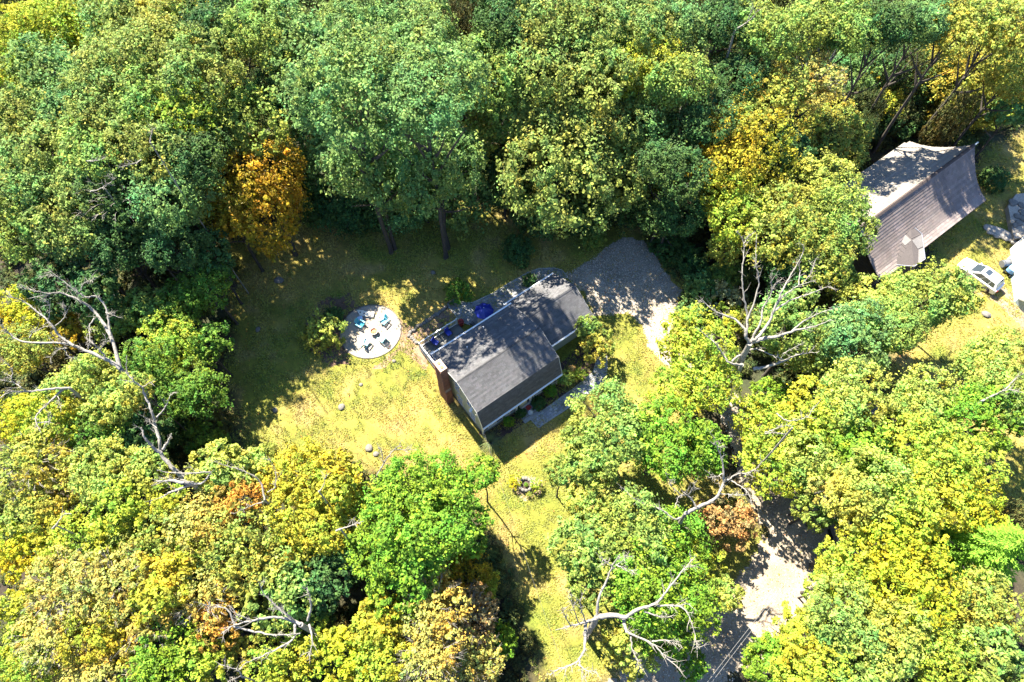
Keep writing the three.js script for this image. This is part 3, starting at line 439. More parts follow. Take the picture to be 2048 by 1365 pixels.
{ // lawn game boards
  const gb = (u, v, turn, tilt, label, tri) => {
    const p = at(u, v); p.y = 0.035; const g = thing('game_board', p, turn, label, 'game board');
    const s = new THREE.Shape(); if (tri) { s.moveTo(-0.36, 0.34); s.lineTo(0.36, 0.34); s.lineTo(0.02, -0.36); s.closePath(); } else { s.moveTo(-0.3, -0.45); s.lineTo(0.3, -0.45); s.lineTo(0.3, 0.45); s.lineTo(-0.3, 0.45); s.closePath(); }
    const h = new THREE.Path(); h.absarc(0, tri ? 0.1 : 0.16, 0.085, 0, Math.PI * 2, true); s.holes.push(h);
    const e = new THREE.ExtrudeGeometry(s, { depth: 0.03, bevelEnabled: false, curveSegments: 14 }); const m = part('board', e, M.board, g); m.rotation.x = -Math.PI / 2 + tilt; m.position.y = tri ? 0.2 : 0.16;
    const hole = part('hole_backing', new THREE.CylinderGeometry(0.1, 0.1, 0.02, 16), M.black, g); hole.position.set(0, (tri ? 0.2 : 0.16) + (tri ? 0.1 : 0.16) * Math.sin(tilt) - 0.02, -(tri ? 0.1 : 0.16) * Math.cos(tilt)); hole.rotation.x = tilt;
    const l = new MB(); for (const x of [-0.2, 0.2]) l.box(x, 0.07, tri ? -0.25 : -0.38, 0.05, 0.14 + 0.1, 0.05); for (const x of [-0.2, 0.2]) l.box(x * (tri ? 0.3 : 1), 0.04, tri ? 0.2 : 0.38, 0.05, 0.08, 0.05); l.build('leg', M.board, g);
  };
  gb(721, 629, 0, 0.12, 'white triangular game board with a black hole, leftmost of the boards on the gravel circle', true); gb(732, 630, Math.PI / 2 - 0.1, 0.1, 'white oblong game board with a round hole beside the triangular one', false);
  const p = at(744, 631); p.y = 0.035; const g = thing('slatted_crate', p, -0.15, 'low pale wooden crate with a lattice lid, right end of the game boards', 'crate'); const b = new MB(); b.box(0, 0.11, 0, 0.48, 0.2, 0.66); b.build('box', M.board, g); for (let k = 0; k < 4; k++) new MB().box(-0.18 + k * 0.12, 0.22, 0, 0.03, 0.02, 0.64).build('slat', M.creamRoof, g); for (let k = 0; k < 5; k++) new MB().box(0, 0.238, -0.26 + k * 0.13, 0.46, 0.016, 0.03).build('slat', M.creamRoof, g);
  const q = at(721, 640); q.y = 0.035; const c = thing('cooler', q, 0.3, 'small white cool box with blue lid between the game boards and a turquoise chair', 'cool box'); new MB().box(0, 0.16, 0, 0.5, 0.32, 0.34).build('body', M.white, c); new MB().box(0, 0.35, 0, 0.53, 0.06, 0.37).build('lid', std(C(0.35, 0.5, 0.7), 0.5), c); new MB().tube([V(-0.27, 0.3, 0), V(-0.2, 0.44, 0), V(0.2, 0.44, 0), V(0.27, 0.3, 0)], 0.015, 0.015, 6).build('handle', M.white, c);
}
// ------------------------------------------------------------------ stones
function rockGeo(seed, flat = 0.7) { const g = new THREE.IcosahedronGeometry(0.5, 2), p = g.attributes.position; for (let i = 0; i < p.count; i++) { const v = V(p.getX(i), p.getY(i), p.getZ(i)), k = 0.72 + 0.5 * fbm(v.x * 2.2 + seed * 7, v.y * 2.2 + v.z * 1.7 + 11, seed, 3); p.setXYZ(i, v.x * k, v.y * k * flat, v.z * k); } g.computeVertexNormals(); g.setAttribute('color', new THREE.Float32BufferAttribute(new Array(p.count * 3).fill(1), 3)); return g; }
const ROCKS = [1, 2, 3, 4, 5].map((s) => rockGeo(s));
function stoneRow(name, pts, w, mat, R, label, category, layers = 2) { // a dry wall: every stone its own mesh
  const base = pts[0].clone().setY(0), t = thing(name, base, 0, label, category);
  const c = new THREE.CatmullRomCurve3(pts, false, 'catmullrom', 0.1), L = c.getLength();
  for (let y = 0; y < layers; y++) for (let s = 0; s < L;) { const w2 = w * (0.75 + 0.7 * R()), p = c.getPointAt(Math.min(1, (s + w2 / 2) / L)), m = part('stone', ROCKS[Math.floor(R() * 5)], mat, t); m.position.set(p.x - base.x + (R() - 0.5) * 0.12, 0.12 + y * 0.22, p.z - base.z + (R() - 0.5) * 0.12); m.scale.set(w2 * 1.25, 0.42, w * 1.1); m.rotation.set((R() - 0.5) * 0.4, R() * 6.28, (R() - 0.5) * 0.4); s += w2 * 0.9; }
}
{
  const R = rng(50), G = (l) => l.map(([u, v]) => at(u, v));
  stoneRow('dry_stone_wall', G([[836, 690], [818, 670], [834, 655], [856, 642], [884, 622], [906, 603]]), 0.36, M.stone, R, 'low dry stone wall curving round the deck corner', 'stone wall', 1);
  stoneRow('dry_stone_wall', G([[800, 422], [860, 408], [915, 398], [980, 384], [1040, 378]]), 0.55, M.darkStone, R, 'dark dry stone wall along the shaded forest edge at the back of the lawn', 'stone wall');
  stoneRow('dry_stone_wall', G([[1190, 424], [1240, 418], [1300, 410]]), 0.5, M.darkStone, R, 'short dark stone wall in the shade behind the gravel pad', 'stone wall');
  for (const [u, v, w, l, m] of [[516, 660, 0.55, 'pale pointed rock alone in the left part of the shaded lawn', M.stone], [683, 815, 0.62, 'white rounded rock where the lawn shade meets the sun, left of the house', M.stone], [550, 821, 0.5, 'small pale rock in the dappled shade of the lower left lawn', M.stone], [722, 770, 0.38, 'small brown rock at the shadow edge below the fire pit', M.stone], [738, 897, 0.75, 'larger of two flat pale rocks in the grass beside a bare branch', M.stone], [752, 909, 0.55, 'smaller of two flat pale rocks in the grass beside a bare branch', M.stone], [866, 546, 0.5, 'grey rock in the shaded grass above the stone patio', M.stone], [558, 562, 0.9, 'dull grey rock under the forest edge at the upper left of the lawn', M.darkStone], [788, 723, 0.4, 'small flat rock on bare soil just below the gravel circle', M.stone], [620, 640, 0.35, 'little rock at the left foot of the round yellow shrub', M.darkStone], [1972, 630, 0.8, 'pale boulder in the grass beyond the wheel tracks', M.stone], [1895, 452, 0.7, 'grey rock in the shadow under the barn eave', M.darkStone]]) { const p = at(u, v), r = solo('rock', ROCKS[Math.floor(R() * 5)], m, l, 'rock'); r.position.set(p.x, w * 0.14, p.z); r.scale.set(w * 1.2, w * 0.8, w); r.rotation.y = R() * 6; }
  // round stone planter like a well head
  const p = at(1051, 972), t = thing('stone_planter', p.clone().setY(0), 0, 'round planter of pale stones, like a well head, on the front lawn', 'planter');
  for (let y = 0; y < 2; y++) for (let k = 0; k < 11; k++) { const a = (k + y * 0.5) / 11 * 6.283, m = part('stone', ROCKS[(k + y) % 5], M.stone, t); m.position.set(Math.cos(a) * 0.56, 0.14 + y * 0.26, Math.sin(a) * 0.56); m.rotation.set(0, -a + 1.57, 0); m.scale.set(0.44, 0.46, 0.34); }
  part('soil', new THREE.CylinderGeometry(0.5, 0.5, 0.1, 24), std(C(0.05, 0.035, 0.025), 1), t).position.y = 0.26;
}
// ------------------------------------------------------------------ wires
const hang = (a, b, sag, n = 40) => { const o = []; for (let i = 0; i <= n; i++) { const t = i / n, p = a.clone().lerp(b, t); p.y -= sag * 4 * t * (1 - t); o.push(p); } return o; };
{
  const pt = at(1150, 1402, 7.4), po = thing('utility_pole', pt.clone().setY(0), 0.3, 'brown wooden utility pole just below the lower edge of the lawn strip', 'utility pole');
  new MB().tube([V(0, 0, 0), V(0, 8.2, 0)], 0.15, 0.11, 10).build('pole', M.bark, po); new MB().box(0, 7.6, 0, 1.8, 0.1, 0.1).build('crossarm', M.bark, po); for (const x of [-0.8, 0.8]) new MB().add(new THREE.CylinderGeometry(0.05, 0.06, 0.14, 8), new THREE.Matrix4().setPosition(x, 7.72, 0)).build('insulator', M.white, po);
  solo('service_wire', new MB().tube(hang(inHouse(0.12, 0.1, 2.95), pt, 1.3), 0.011, 0.011, 5).geo(), M.wire, 'thin overhead wire running from the lower corner of the house down the lawn', 'wire');
  for (const [du, l] of [[0, 'left one of two overhead wires crossing the sandy lane at the bottom'], [9, 'right one of two overhead wires crossing the sandy lane at the bottom']]) solo('overhead_wire', new MB().tube(hang(at(1395 + du, 1392, 7.2), at(1570 + du, 1168, 7.2), 0.3), 0.011, 0.011, 5).geo(), M.wireLight, l, 'wire');
}
// ------------------------------------------------------------------ barn and neighbours on the right
{
  const B0 = 42.3, B1 = 60.0, F0 = -11.5, barn = thing('shingled_barn', inHouse(B0, F0), HOUSE_TURN, 'large brown shingled barn with flared eaves and a pale back roof at the right', 'barn');
  const P = (t, d, h) => V(t - B0, h, -(d - F0));
  const RD = -6.6, RH = 6.5, front = [[-11.5, 2.95], [-10.6, 3.32], [-9.6, 3.92], [-8.6, 4.68], [-7.6, 5.58], [RD, RH]], backR = [[-1.0, 3.2], [-2.2, 3.6], [-3.4, 4.15], [-4.5, 4.85], [-5.6, 5.65], [RD, RH]], backL = [[-1.1, 4.2], [RD, RH]], tip = (h) => 60 + 1.3 * Math.pow(clamp01((h - 2.95) / 3.55), 1.6);
  const plane = (prof, t0, t1of, mat, seed, course, tab, spread, st) => { const r = new MB(); for (let i = 0; i + 1 < prof.length; i++) r.slab([P(t0, ...prof[i]), P(t1of(prof[i][1]), ...prof[i]), P(t1of(prof[i + 1][1]), ...prof[i + 1]), P(t0, ...prof[i + 1])], V(0, -0.12, 0)); const o = r.build('roof', M.underlay, barn), mb = new MB(); for (let i = 0; i + 1 < prof.length; i++) { const e = (p, t) => P(t, p[0], p[1] + 0.008); shingles(mb, e(prof[i], t0 - 0.03), e(prof[i], t1of(prof[i][1]) + 0.03), e(prof[i + 1], t1of(prof[i + 1][1]) + 0.03), e(prof[i + 1], t0 - 0.03), course, tab, seed + i, spread, st && ((s, q) => st(s, (i + q) / (prof.length - 1)))); } mb.build('shingle', mat, o, 'stuff'); return o; };
  const weather = (s, q) => (0.78 + 0.3 * vnoise(s * 14, q * 1.2, 201) + 0.12 * vnoise(s * 45, q * 3, 202)) * (q < 0.2 ? 1.18 : 1);
  const rf = plane(front, B0, tip, M.barnShingle, 300, 0.33, 0.42, 0.28, weather);
  plane(backL, B0, () => 58.2, M.barnRoll, 320, 0.3, 0.9, 0.12, (s, q) => 0.92 + 0.16 * vnoise(s * 6, q * 3, 205)); plane(backR, 58.25, tip, M.barnRoll, 340, 0.3, 0.9, 0.12);
  { const c = new MB(), n = 46; for (let i = 0; i < n; i++) for (const s of [-1, 1]) c.box(((B1 + 1.3 - B0) * (i + 0.5)) / n, RH + 0.03, -(RD - F0) + s * 0.1, (B1 + 1.3 - B0) / n - 0.01, 0.03, 0.22, 0, [0.35, 0.32, 0.32], s * 0.65); c.build('ridge_cap', M.barnShingle, rf); }
  new MB().box(B1 - B0 + 1.6, RH - 0.08, -(RD - F0), 0.9, 0.12, 0.14).build('ridge_beam', M.trim, barn);
  const cheek = new MB(); { const q = [[-6.5, 6.35], [-1.1, 4.15], [-1.1, 3.15], [-2.2, 3.55], [-3.4, 4.1], [-4.5, 4.8], [-5.6, 5.6]].map(([d, h]) => P(58.1, d, h)); cheek.poly(q); } cheek.build('dormer_cheek', M.barnWall, barn);
  const gable = [[-10.9, 0], [-10.9, 3.05], [-9.6, 3.75], [-8.6, 4.5], [-7.6, 5.4], [RD, 6.3], [-5.6, 5.45], [-4.5, 4.65], [-3.4, 3.95], [-2.2, 3.4], [-1.6, 3.15], [-1.6, 0]];
  for (const t of [B0 + 0.35, B1 - 0.5]) { const s = t < 50 ? 0.2 : -0.2, w = new MB(), fan = gable.map(([d, h]) => P(t, d, h)), o = P(t, -6.5, 1.5), q = V(s, 0, 0); for (let i = 0; i < fan.length; i++) { const j = (i + 1) % fan.length; w.tri(o, fan[i], fan[j]); w.tri(o.clone().add(q), fan[j].clone().add(q), fan[i].clone().add(q)); w.quad(fan[i], fan[i].clone().add(q), fan[j].clone().add(q), fan[j]); } w.build('wall', M.barnWall, barn); }
  for (const d of [-10.88, -1.7]) new MB().box((B1 - B0) / 2, 1.45, -(d - F0), B1 - B0 - 1.3, 2.9, 0.18).build('wall', M.barnWall, barn);
  const fb = new MB(); fb.bar(P(B0, -11.52, 2.85), P(B1, -11.52, 2.85), 0.05, 0.16); fb.build('fascia', M.barnWall, barn);
}
{ // hipped extension with patched roofing
  const o = at(1800, 505, 0), e = thing('hipped_extension', o.clone(), 0, 'low grey hipped extension with pale patched roofing at the front of the barn', 'outbuilding');
  const Q = (u, v, h) => at(u, v, h).sub(o), A = Q(1754, 494, 3.5), B = Q(1791, 530, 3.1), Cc = Q(1851, 518, 3.1), D = Q(1844, 468, 3.7), E2 = Q(1819, 447, 4.3), F = Q(1786, 448, 4.3), G = Q(1824, 482, 3.95), Hh = Q(1829, 533, 3.1), tone = (k) => [k, k * 0.97, k * 0.95], roll = tinted(C(0.095, 0.082, 0.078), 0.9, { map: roofMap }), pale = tinted(C(0.22, 0.21, 0.20), 0.9, { map: roofMap });
  const r = new MB(); for (const f of [[A, B, G, F], [B, Hh, G], [G, Hh, Cc, D], [G, D, E2, F]]) r.slab(f, V(0, -0.14, 0), tone(1)); const rf = r.build('roof', roll, e);
  // patches: felt sheets laid on the slopes
  const up = V(0, 0.03, 0), L = (a, b, s) => a.clone().lerp(b, s), patch = (f, m) => new MB().slab(f.map((p) => p.clone().add(up)), V(0, -0.02, 0), tone(0.9 + 0.2 * hash2(Math.round(f[0].x * 10), 3, 1))).build('roof_patch', m, rf);
  patch([L(G, D, 0.02), L(G, Cc, 0.45), L(D, Cc, 0.5), L(D, Cc, 0.02)], pale); patch([L(G, Cc, 0.5), L(Hh, Cc, 0.35), L(Cc, D, 0.04), L(D, Cc, 0.55)], pale); patch([L(G, F, 0.02), L(F, G, 0.05), L(F, A, 0.3), L(G, L(A, B, 0.6), 0.28)], pale); patch([L(G, E2, 0.12), L(F, E2, 0.3), L(E2, D, 0.08), L(D, G, 0.08)].reverse(), roll);
  for (let k = 1; k < 6; k++) new MB().bar(L(A, F, k / 6).add(V(0, 0.02, 0)), L(B, G, k / 6).add(V(0, 0.02, 0)), 0.05, 0.015).build('roof_seam', roll, rf);
  const ed = new MB(); for (const [a, b] of [[A, B], [B, Hh], [Hh, Cc], [Cc, D], [D, E2]]) ed.bar(a.clone().add(V(0, -0.05, 0)), b.clone().add(V(0, -0.05, 0)), 0.06, 0.17); ed.build('edge_trim', M.steel, e);
  const ctr = A.clone().add(B).add(Cc).add(D).multiplyScalar(0.25), ins = (p) => p.clone().lerp(ctr, 0.07), w = [A, B, Hh, Cc, D].map(ins); const wl = new MB(); for (let i = 0; i < 4; i++) { const a = w[i], b = w[i + 1], a0 = a.clone().setY(0), b0 = b.clone().setY(0); wl.quad(a0, b0, b.clone().add(V(0, -0.1, 0)), a.clone().add(V(0, -0.1, 0))); } wl.build('wall', M.barnWall, e);
  new MB().tube([ins(B).setY(0).add(V(-0.15, 0, 0.2)), ins(B).add(V(-0.15, -0.2, 0.2))], 0.06, 0.06, 8).build('porch_post', M.trim, e);
}
// sport utility car: lofted body, glasshouse, wheels
function makeCar(pos, turn, label, paint) {
  const c = thing('parked_car', pos, turn, label, 'car');
  const ring = (x, w, y0, y1, r) => { const o = []; const n = 3; for (const [sx, sy] of [[1, -1], [1, 1], [-1, 1], [-1, -1]]) for (let k = 0; k <= n; k++) { const q = k / n * Math.PI / 2, base = { '1,-1': -Math.PI / 2, '1,1': 0, '-1,1': Math.PI / 2, '-1,-1': Math.PI }[sx + ',' + sy], a = base + q; o.push(V(x, (sy > 0 ? y1 - r : y0 + r) + Math.sin(a) * r, (sx > 0 ? w - r : -w + r) + Math.cos(a) * r)); } return o; };
  const loft = (st) => { const mb = new MB(), rs = st.map((s) => ring(...s)); for (let i = 0; i + 1 < rs.length; i++) for (let k = 0; k < rs[i].length; k++) { const l = (k + 1) % rs[i].length; mb.quad(rs[i][k], rs[i + 1][k], rs[i + 1][l], rs[i][l]); } mb.poly(rs[0].slice().reverse()); mb.poly(rs[rs.length - 1]); return mb; };
  loft([[-2.32, 0.72, 0.42, 0.92, 0.12], [-2.24, 0.86, 0.34, 1.02, 0.14], [-1.9, 0.92, 0.28, 1.07, 0.13], [-0.6, 0.93, 0.24, 1.04, 0.12], [0.6, 0.93, 0.24, 1.02, 0.12], [1.1, 0.92, 0.26, 1.0, 0.16], [1.75, 0.9, 0.28, 0.93, 0.18], [2.15, 0.82, 0.32, 0.82, 0.16], [2.33, 0.66, 0.4, 0.7, 0.12]]).build('body', paint, c);
  const q = (x, y, z) => V(x, y, z), cab = new MB(), lo = [[-2.12, 0.80], [1.0, 0.80]], hi = [[-1.78, 0.62], [-0.02, 0.62]], y0 = 1.0, y1 = 1.64, z0 = 0.82, z1 = 0.64, xb = -2.14, xf = 1.06, tb = -1.78, tf = 0.08;
  cab.quad(q(tb, y1, -z1), q(tb, y1, z1), q(tf, y1, z1), q(tf, y1, -z1)); cab.quad(q(xb, y0, z0), q(xf, y0, z0), q(tf, y1, z1), q(tb, y1, z1)); cab.quad(q(xf, y0, -z0), q(xb, y0, -z0), q(tb, y1, -z1), q(tf, y1, -z1)); cab.quad(q(xf, y0, z0), q(xf, y0, -z0), q(tf, y1, -z1), q(tf, y1, z1)); cab.quad(q(xb, y0, -z0), q(xb, y0, z0), q(tb, y1, z1), q(tb, y1, -z1)); cab.build('cabin', paint, c);
  const rp = new MB(); rp.add(new THREE.BoxGeometry(1.78, 0.05, 1.2, 4, 1, 4), new THREE.Matrix4().setPosition(-0.86, 1.655, 0)); rp.build('roof', paint, c);
  const pane = (name, P, n) => new MB().slab(P.map((p) => p.clone().addScaledVector(n, 0.012)), n.clone().multiplyScalar(-0.01)).build(name, M.glass, c);
  const mixq = (a, b, c2, d, i0, i1, j0, j1) => [[i0, j0], [i1, j0], [i1, j1], [i0, j1]].map(([s, t]) => a.clone().lerp(b, s).lerp(d.clone().lerp(c2, s), t));
  pane('windscreen', mixq(q(xf, y0, -z0), q(xf, y0, z0), q(tf, y1, z1), q(tf, y1, -z1), 0.06, 0.94, 0.06, 0.92), V(0.55, 0.83, 0)); pane('rear_window', mixq(q(xb, y0, z0), q(xb, y0, -z0), q(tb, y1, -z1), q(tb, y1, z1), 0.08, 0.92, 0.12, 0.9), V(-0.87, 0.49, 0));
  for (const s of [1, -1]) { const a = q(xb, y0, s * z0), b = q(xf, y0, s * z0), c2 = q(tf, y1, s * z1), d = q(tb, y1, s * z1), n = V(0, 0.27, 0.96 * s); for (const [i, j] of [[0.1, 0.3], [0.33, 0.6], [0.63, 0.9]]) { const w = mixq(a, b, c2, d, i, j, 0.1, 0.86); pane('side_window', s > 0 ? w : w.reverse(), n); } }
  new MB().box(-0.42, 1.684, 0, 0.55, 0.012, 0.8).build('sunroof', M.glass, c); for (const x of [-0.78, -1.28]) new MB().box(x, 1.69, 0, 0.05, 0.03, 1.12).build('roof_bar', M.darkMetal, c); for (const z of [-0.56, 0.56]) new MB().tube([V(-1.65, 1.69, z), V(-1.5, 1.74, z), V(-0.2, 1.74, z), V(-0.05, 1.69, z)], 0.022, 0.022, 6).build('roof_rail', M.steel, c);
  for (const x of [1.42, -1.4]) for (const s of [1, -1]) { const w = new THREE.Group(); w.name = 'wheel'; w.position.set(x, 0.36, s * 0.84); c.add(w); const t = part('tyre', new THREE.TorusGeometry(0.26, 0.1, 10, 24), M.tyre, w); t.scale.z = 1.15; const r = part('rim', new THREE.CylinderGeometry(0.19, 0.19, 0.14, 20), M.rim, w); r.rotation.x = Math.PI / 2; const ar = part('wheel_arch', new THREE.CylinderGeometry(0.42, 0.42, 0.03, 24), M.black, c); ar.rotation.x = Math.PI / 2; ar.position.set(x, 0.4, s * 0.915); w.position.z = s * 0.9; }
  for (const s of [1, -1]) { new MB().box(-2.27, 0.88, s * 0.66, 0.1, 0.2, 0.26).build('tail_light', M.tail, c); new MB().box(2.12, 0.74, s * 0.66, 0.2, 0.12, 0.24).build('headlight', M.lens, c); new MB().box(0.78, 1.06, s * 0.98, 0.12, 0.14, 0.16).build('mirror', paint, c); }
  new MB().box(-2.33, 0.72, 0, 0.02, 0.12, 0.5).build('number_plate', M.white, c); new MB().box(2.31, 0.58, 0, 0.06, 0.16, 0.9).build('grille', M.darkMetal, c); return c;
}
{
  const dir = (a, b) => { const p = at(...a), q = at(...b); return Math.atan2(-(q.z - p.z), q.x - p.x); };
  const p = at(1963, 549, 0.85); p.y = 0; makeCar(p, dir([1985, 572], [1926, 528]), 'white sport utility car with dark sunroof parked on the grass below the barn', M.carPaint);
  const g = at(1784, 852, 0.9); g.y = 0; makeCar(g, dir([1804, 872], [1770, 832]), 'dark grey car glimpsed through a gap in the yellow green trees at the right', M.greyPaint);
  const g2 = at(1692, 1070, 0.9); g2.y = 0; makeCar(g2, dir([1700, 1095], [1684, 1045]), 'dark grey car half hidden by trees beside the sandy lane', M.greyPaint);
}
{ // neighbour's house: pale roof running out of the frame
  const o = at(2070, 545, 0), h = thing('cream_roofed_house', o.clone(), 0, 'house with a plain cream roof cut by the right edge of the photo', 'house'), Q = (u, v, y) => at(u, v, y).sub(o);
  const A = Q(2022, 498, 1.0), B = Q(2064, 460, 1.0), Cc = Q(2150, 500, 3.8), D = Q(2130, 630, 3.8), E2 = Q(2040, 598, 1.0); const r = new MB(); r.slab([A, B, Cc, D, E2], V(0, -0.16, 0)); const rf = r.build('roof', M.creamRoof, h);
  const ed = new MB(); ed.bar(A, B, 0.07, 0.2).bar(A, E2, 0.07, 0.2).bar(E2, D, 0.07, 0.2); ed.build('edge_trim', M.white, h);
  const w = new MB(), c = A.clone().add(D).multiplyScalar(0.5), W = [B, A, E2, D].map((p) => p.clone().lerp(c, 0.12)); for (let i = 0; i < 3; i++) w.quad(W[i].clone().setY(0), W[i + 1].clone().setY(0), W[i + 1].clone().add(V(0, -0.12, 0)), W[i].clone().add(V(0, -0.12, 0))); w.build('wall', M.siding, h);
  const n = B.clone().sub(A).cross(E2.clone().sub(A)).normalize(); if (n.y < 0) n.negate(); for (const [s, t] of [[0.28, 0.42], [0.46, 0.5]]) { const p = A.clone().lerp(E2, t).addScaledVector(B.clone().sub(A).normalize(), 1.2 + s * 2).addScaledVector(D.clone().sub(E2).normalize(), 0.4), k = part('skylight', new THREE.BoxGeometry(0.7, 0.08, 1.0), M.glass, rf); k.position.copy(p).addScaledVector(n, 0.12); k.quaternion.setFromUnitVectors(V(0, 1, 0), n); }
}
{
  const o = at(2035, 432, 0), t = thing('stone_terrace', o.clone(), 0, 'pale weathered flat terrace with boulders at the right edge beside the barn', 'terrace'), Q = (u, v) => at(u, v, 0.7).sub(o);
  new MB().slab([Q(2017, 412), Q(2033, 388), Q(2080, 384), Q(2090, 470), Q(2030, 478), Q(2027, 466)], V(0, -0.65, 0), [1.15, 1.12, 1.08]).build('slab', M.paleStone, t);
  const R = rng(61); for (let k = 0; k < 12; k++) { const p = Q(2024 + R() * 26, 394 + R() * 74), m = part('boulder', ROCKS[k % 5], k % 4 ? M.stone : M.darkStone, t), w = 0.4 + 0.5 * R(); m.position.copy(p).add(V(0, 0.05, 0)); m.scale.set(w, w * 0.7, w); m.rotation.y = R() * 6; }
  const q = at(2000, 468, 0), r = thing('rock_outcrop', q.clone(), 0, 'long pale rock outcrop in the grass between the barn and the cream roof', 'rock'), R2 = rng(62); const big = part('rock_mass', rockGeo(9, 0.5), M.paleStone, r); big.scale.set(3.6, 1.3, 1.5); big.rotation.y = -0.55; big.position.y = 0.15; for (let k = 0; k < 9; k++) { const m = part('stone', ROCKS[k % 5], M.paleStone, r), s = -1.3 + 0.33 * k; m.position.set(s, 0.2, 0.55 + s * 0.55 + 0.2 * R2()); const w = 0.45 + 0.3 * R2(); m.scale.set(w, w * 0.8, w); m.rotation.y = R2() * 6; }
  const b = at(2019, 546, 0), tp = thing('covered_cart', b.clone(), 0.5, 'bright blue tarpaulin over a small cart against the cream roofed house', 'cart'); const cg = cushion(1.2, 0.8, 0.9); const tm = part('tarpaulin', cg, M.tarp, tp); tm.position.y = 0.75; for (const [x, z] of [[-0.5, 0.38], [0.5, 0.38], [-0.5, -0.38], [0.5, -0.38]]) { const w = part('wheel', new THREE.CylinderGeometry(0.2, 0.2, 0.08, 16), M.tyre, tp); w.rotation.x = Math.PI / 2; w.position.set(x, 0.2, z); } new MB().box(0, 0.36, 0, 1.15, 0.08, 0.8).build('bed', M.darkMetal, tp);
  const d = at(2008, 531, 0), bn = thing('barrel', d.clone(), 0.2, 'black barrel lying behind the blue tarpaulin', 'barrel'); const br = part('drum', new THREE.CylinderGeometry(0.4, 0.4, 1.05, 20), M.greyPaint, bn); br.rotation.z = Math.PI / 2; br.position.y = 0.4; for (const x of [-0.35, 0.35]) { const hp = part('hoop', new THREE.TorusGeometry(0.41, 0.02, 6, 24), M.darkMetal, bn); hp.rotation.y = Math.PI / 2; hp.position.set(x, 0.4, 0); }
}
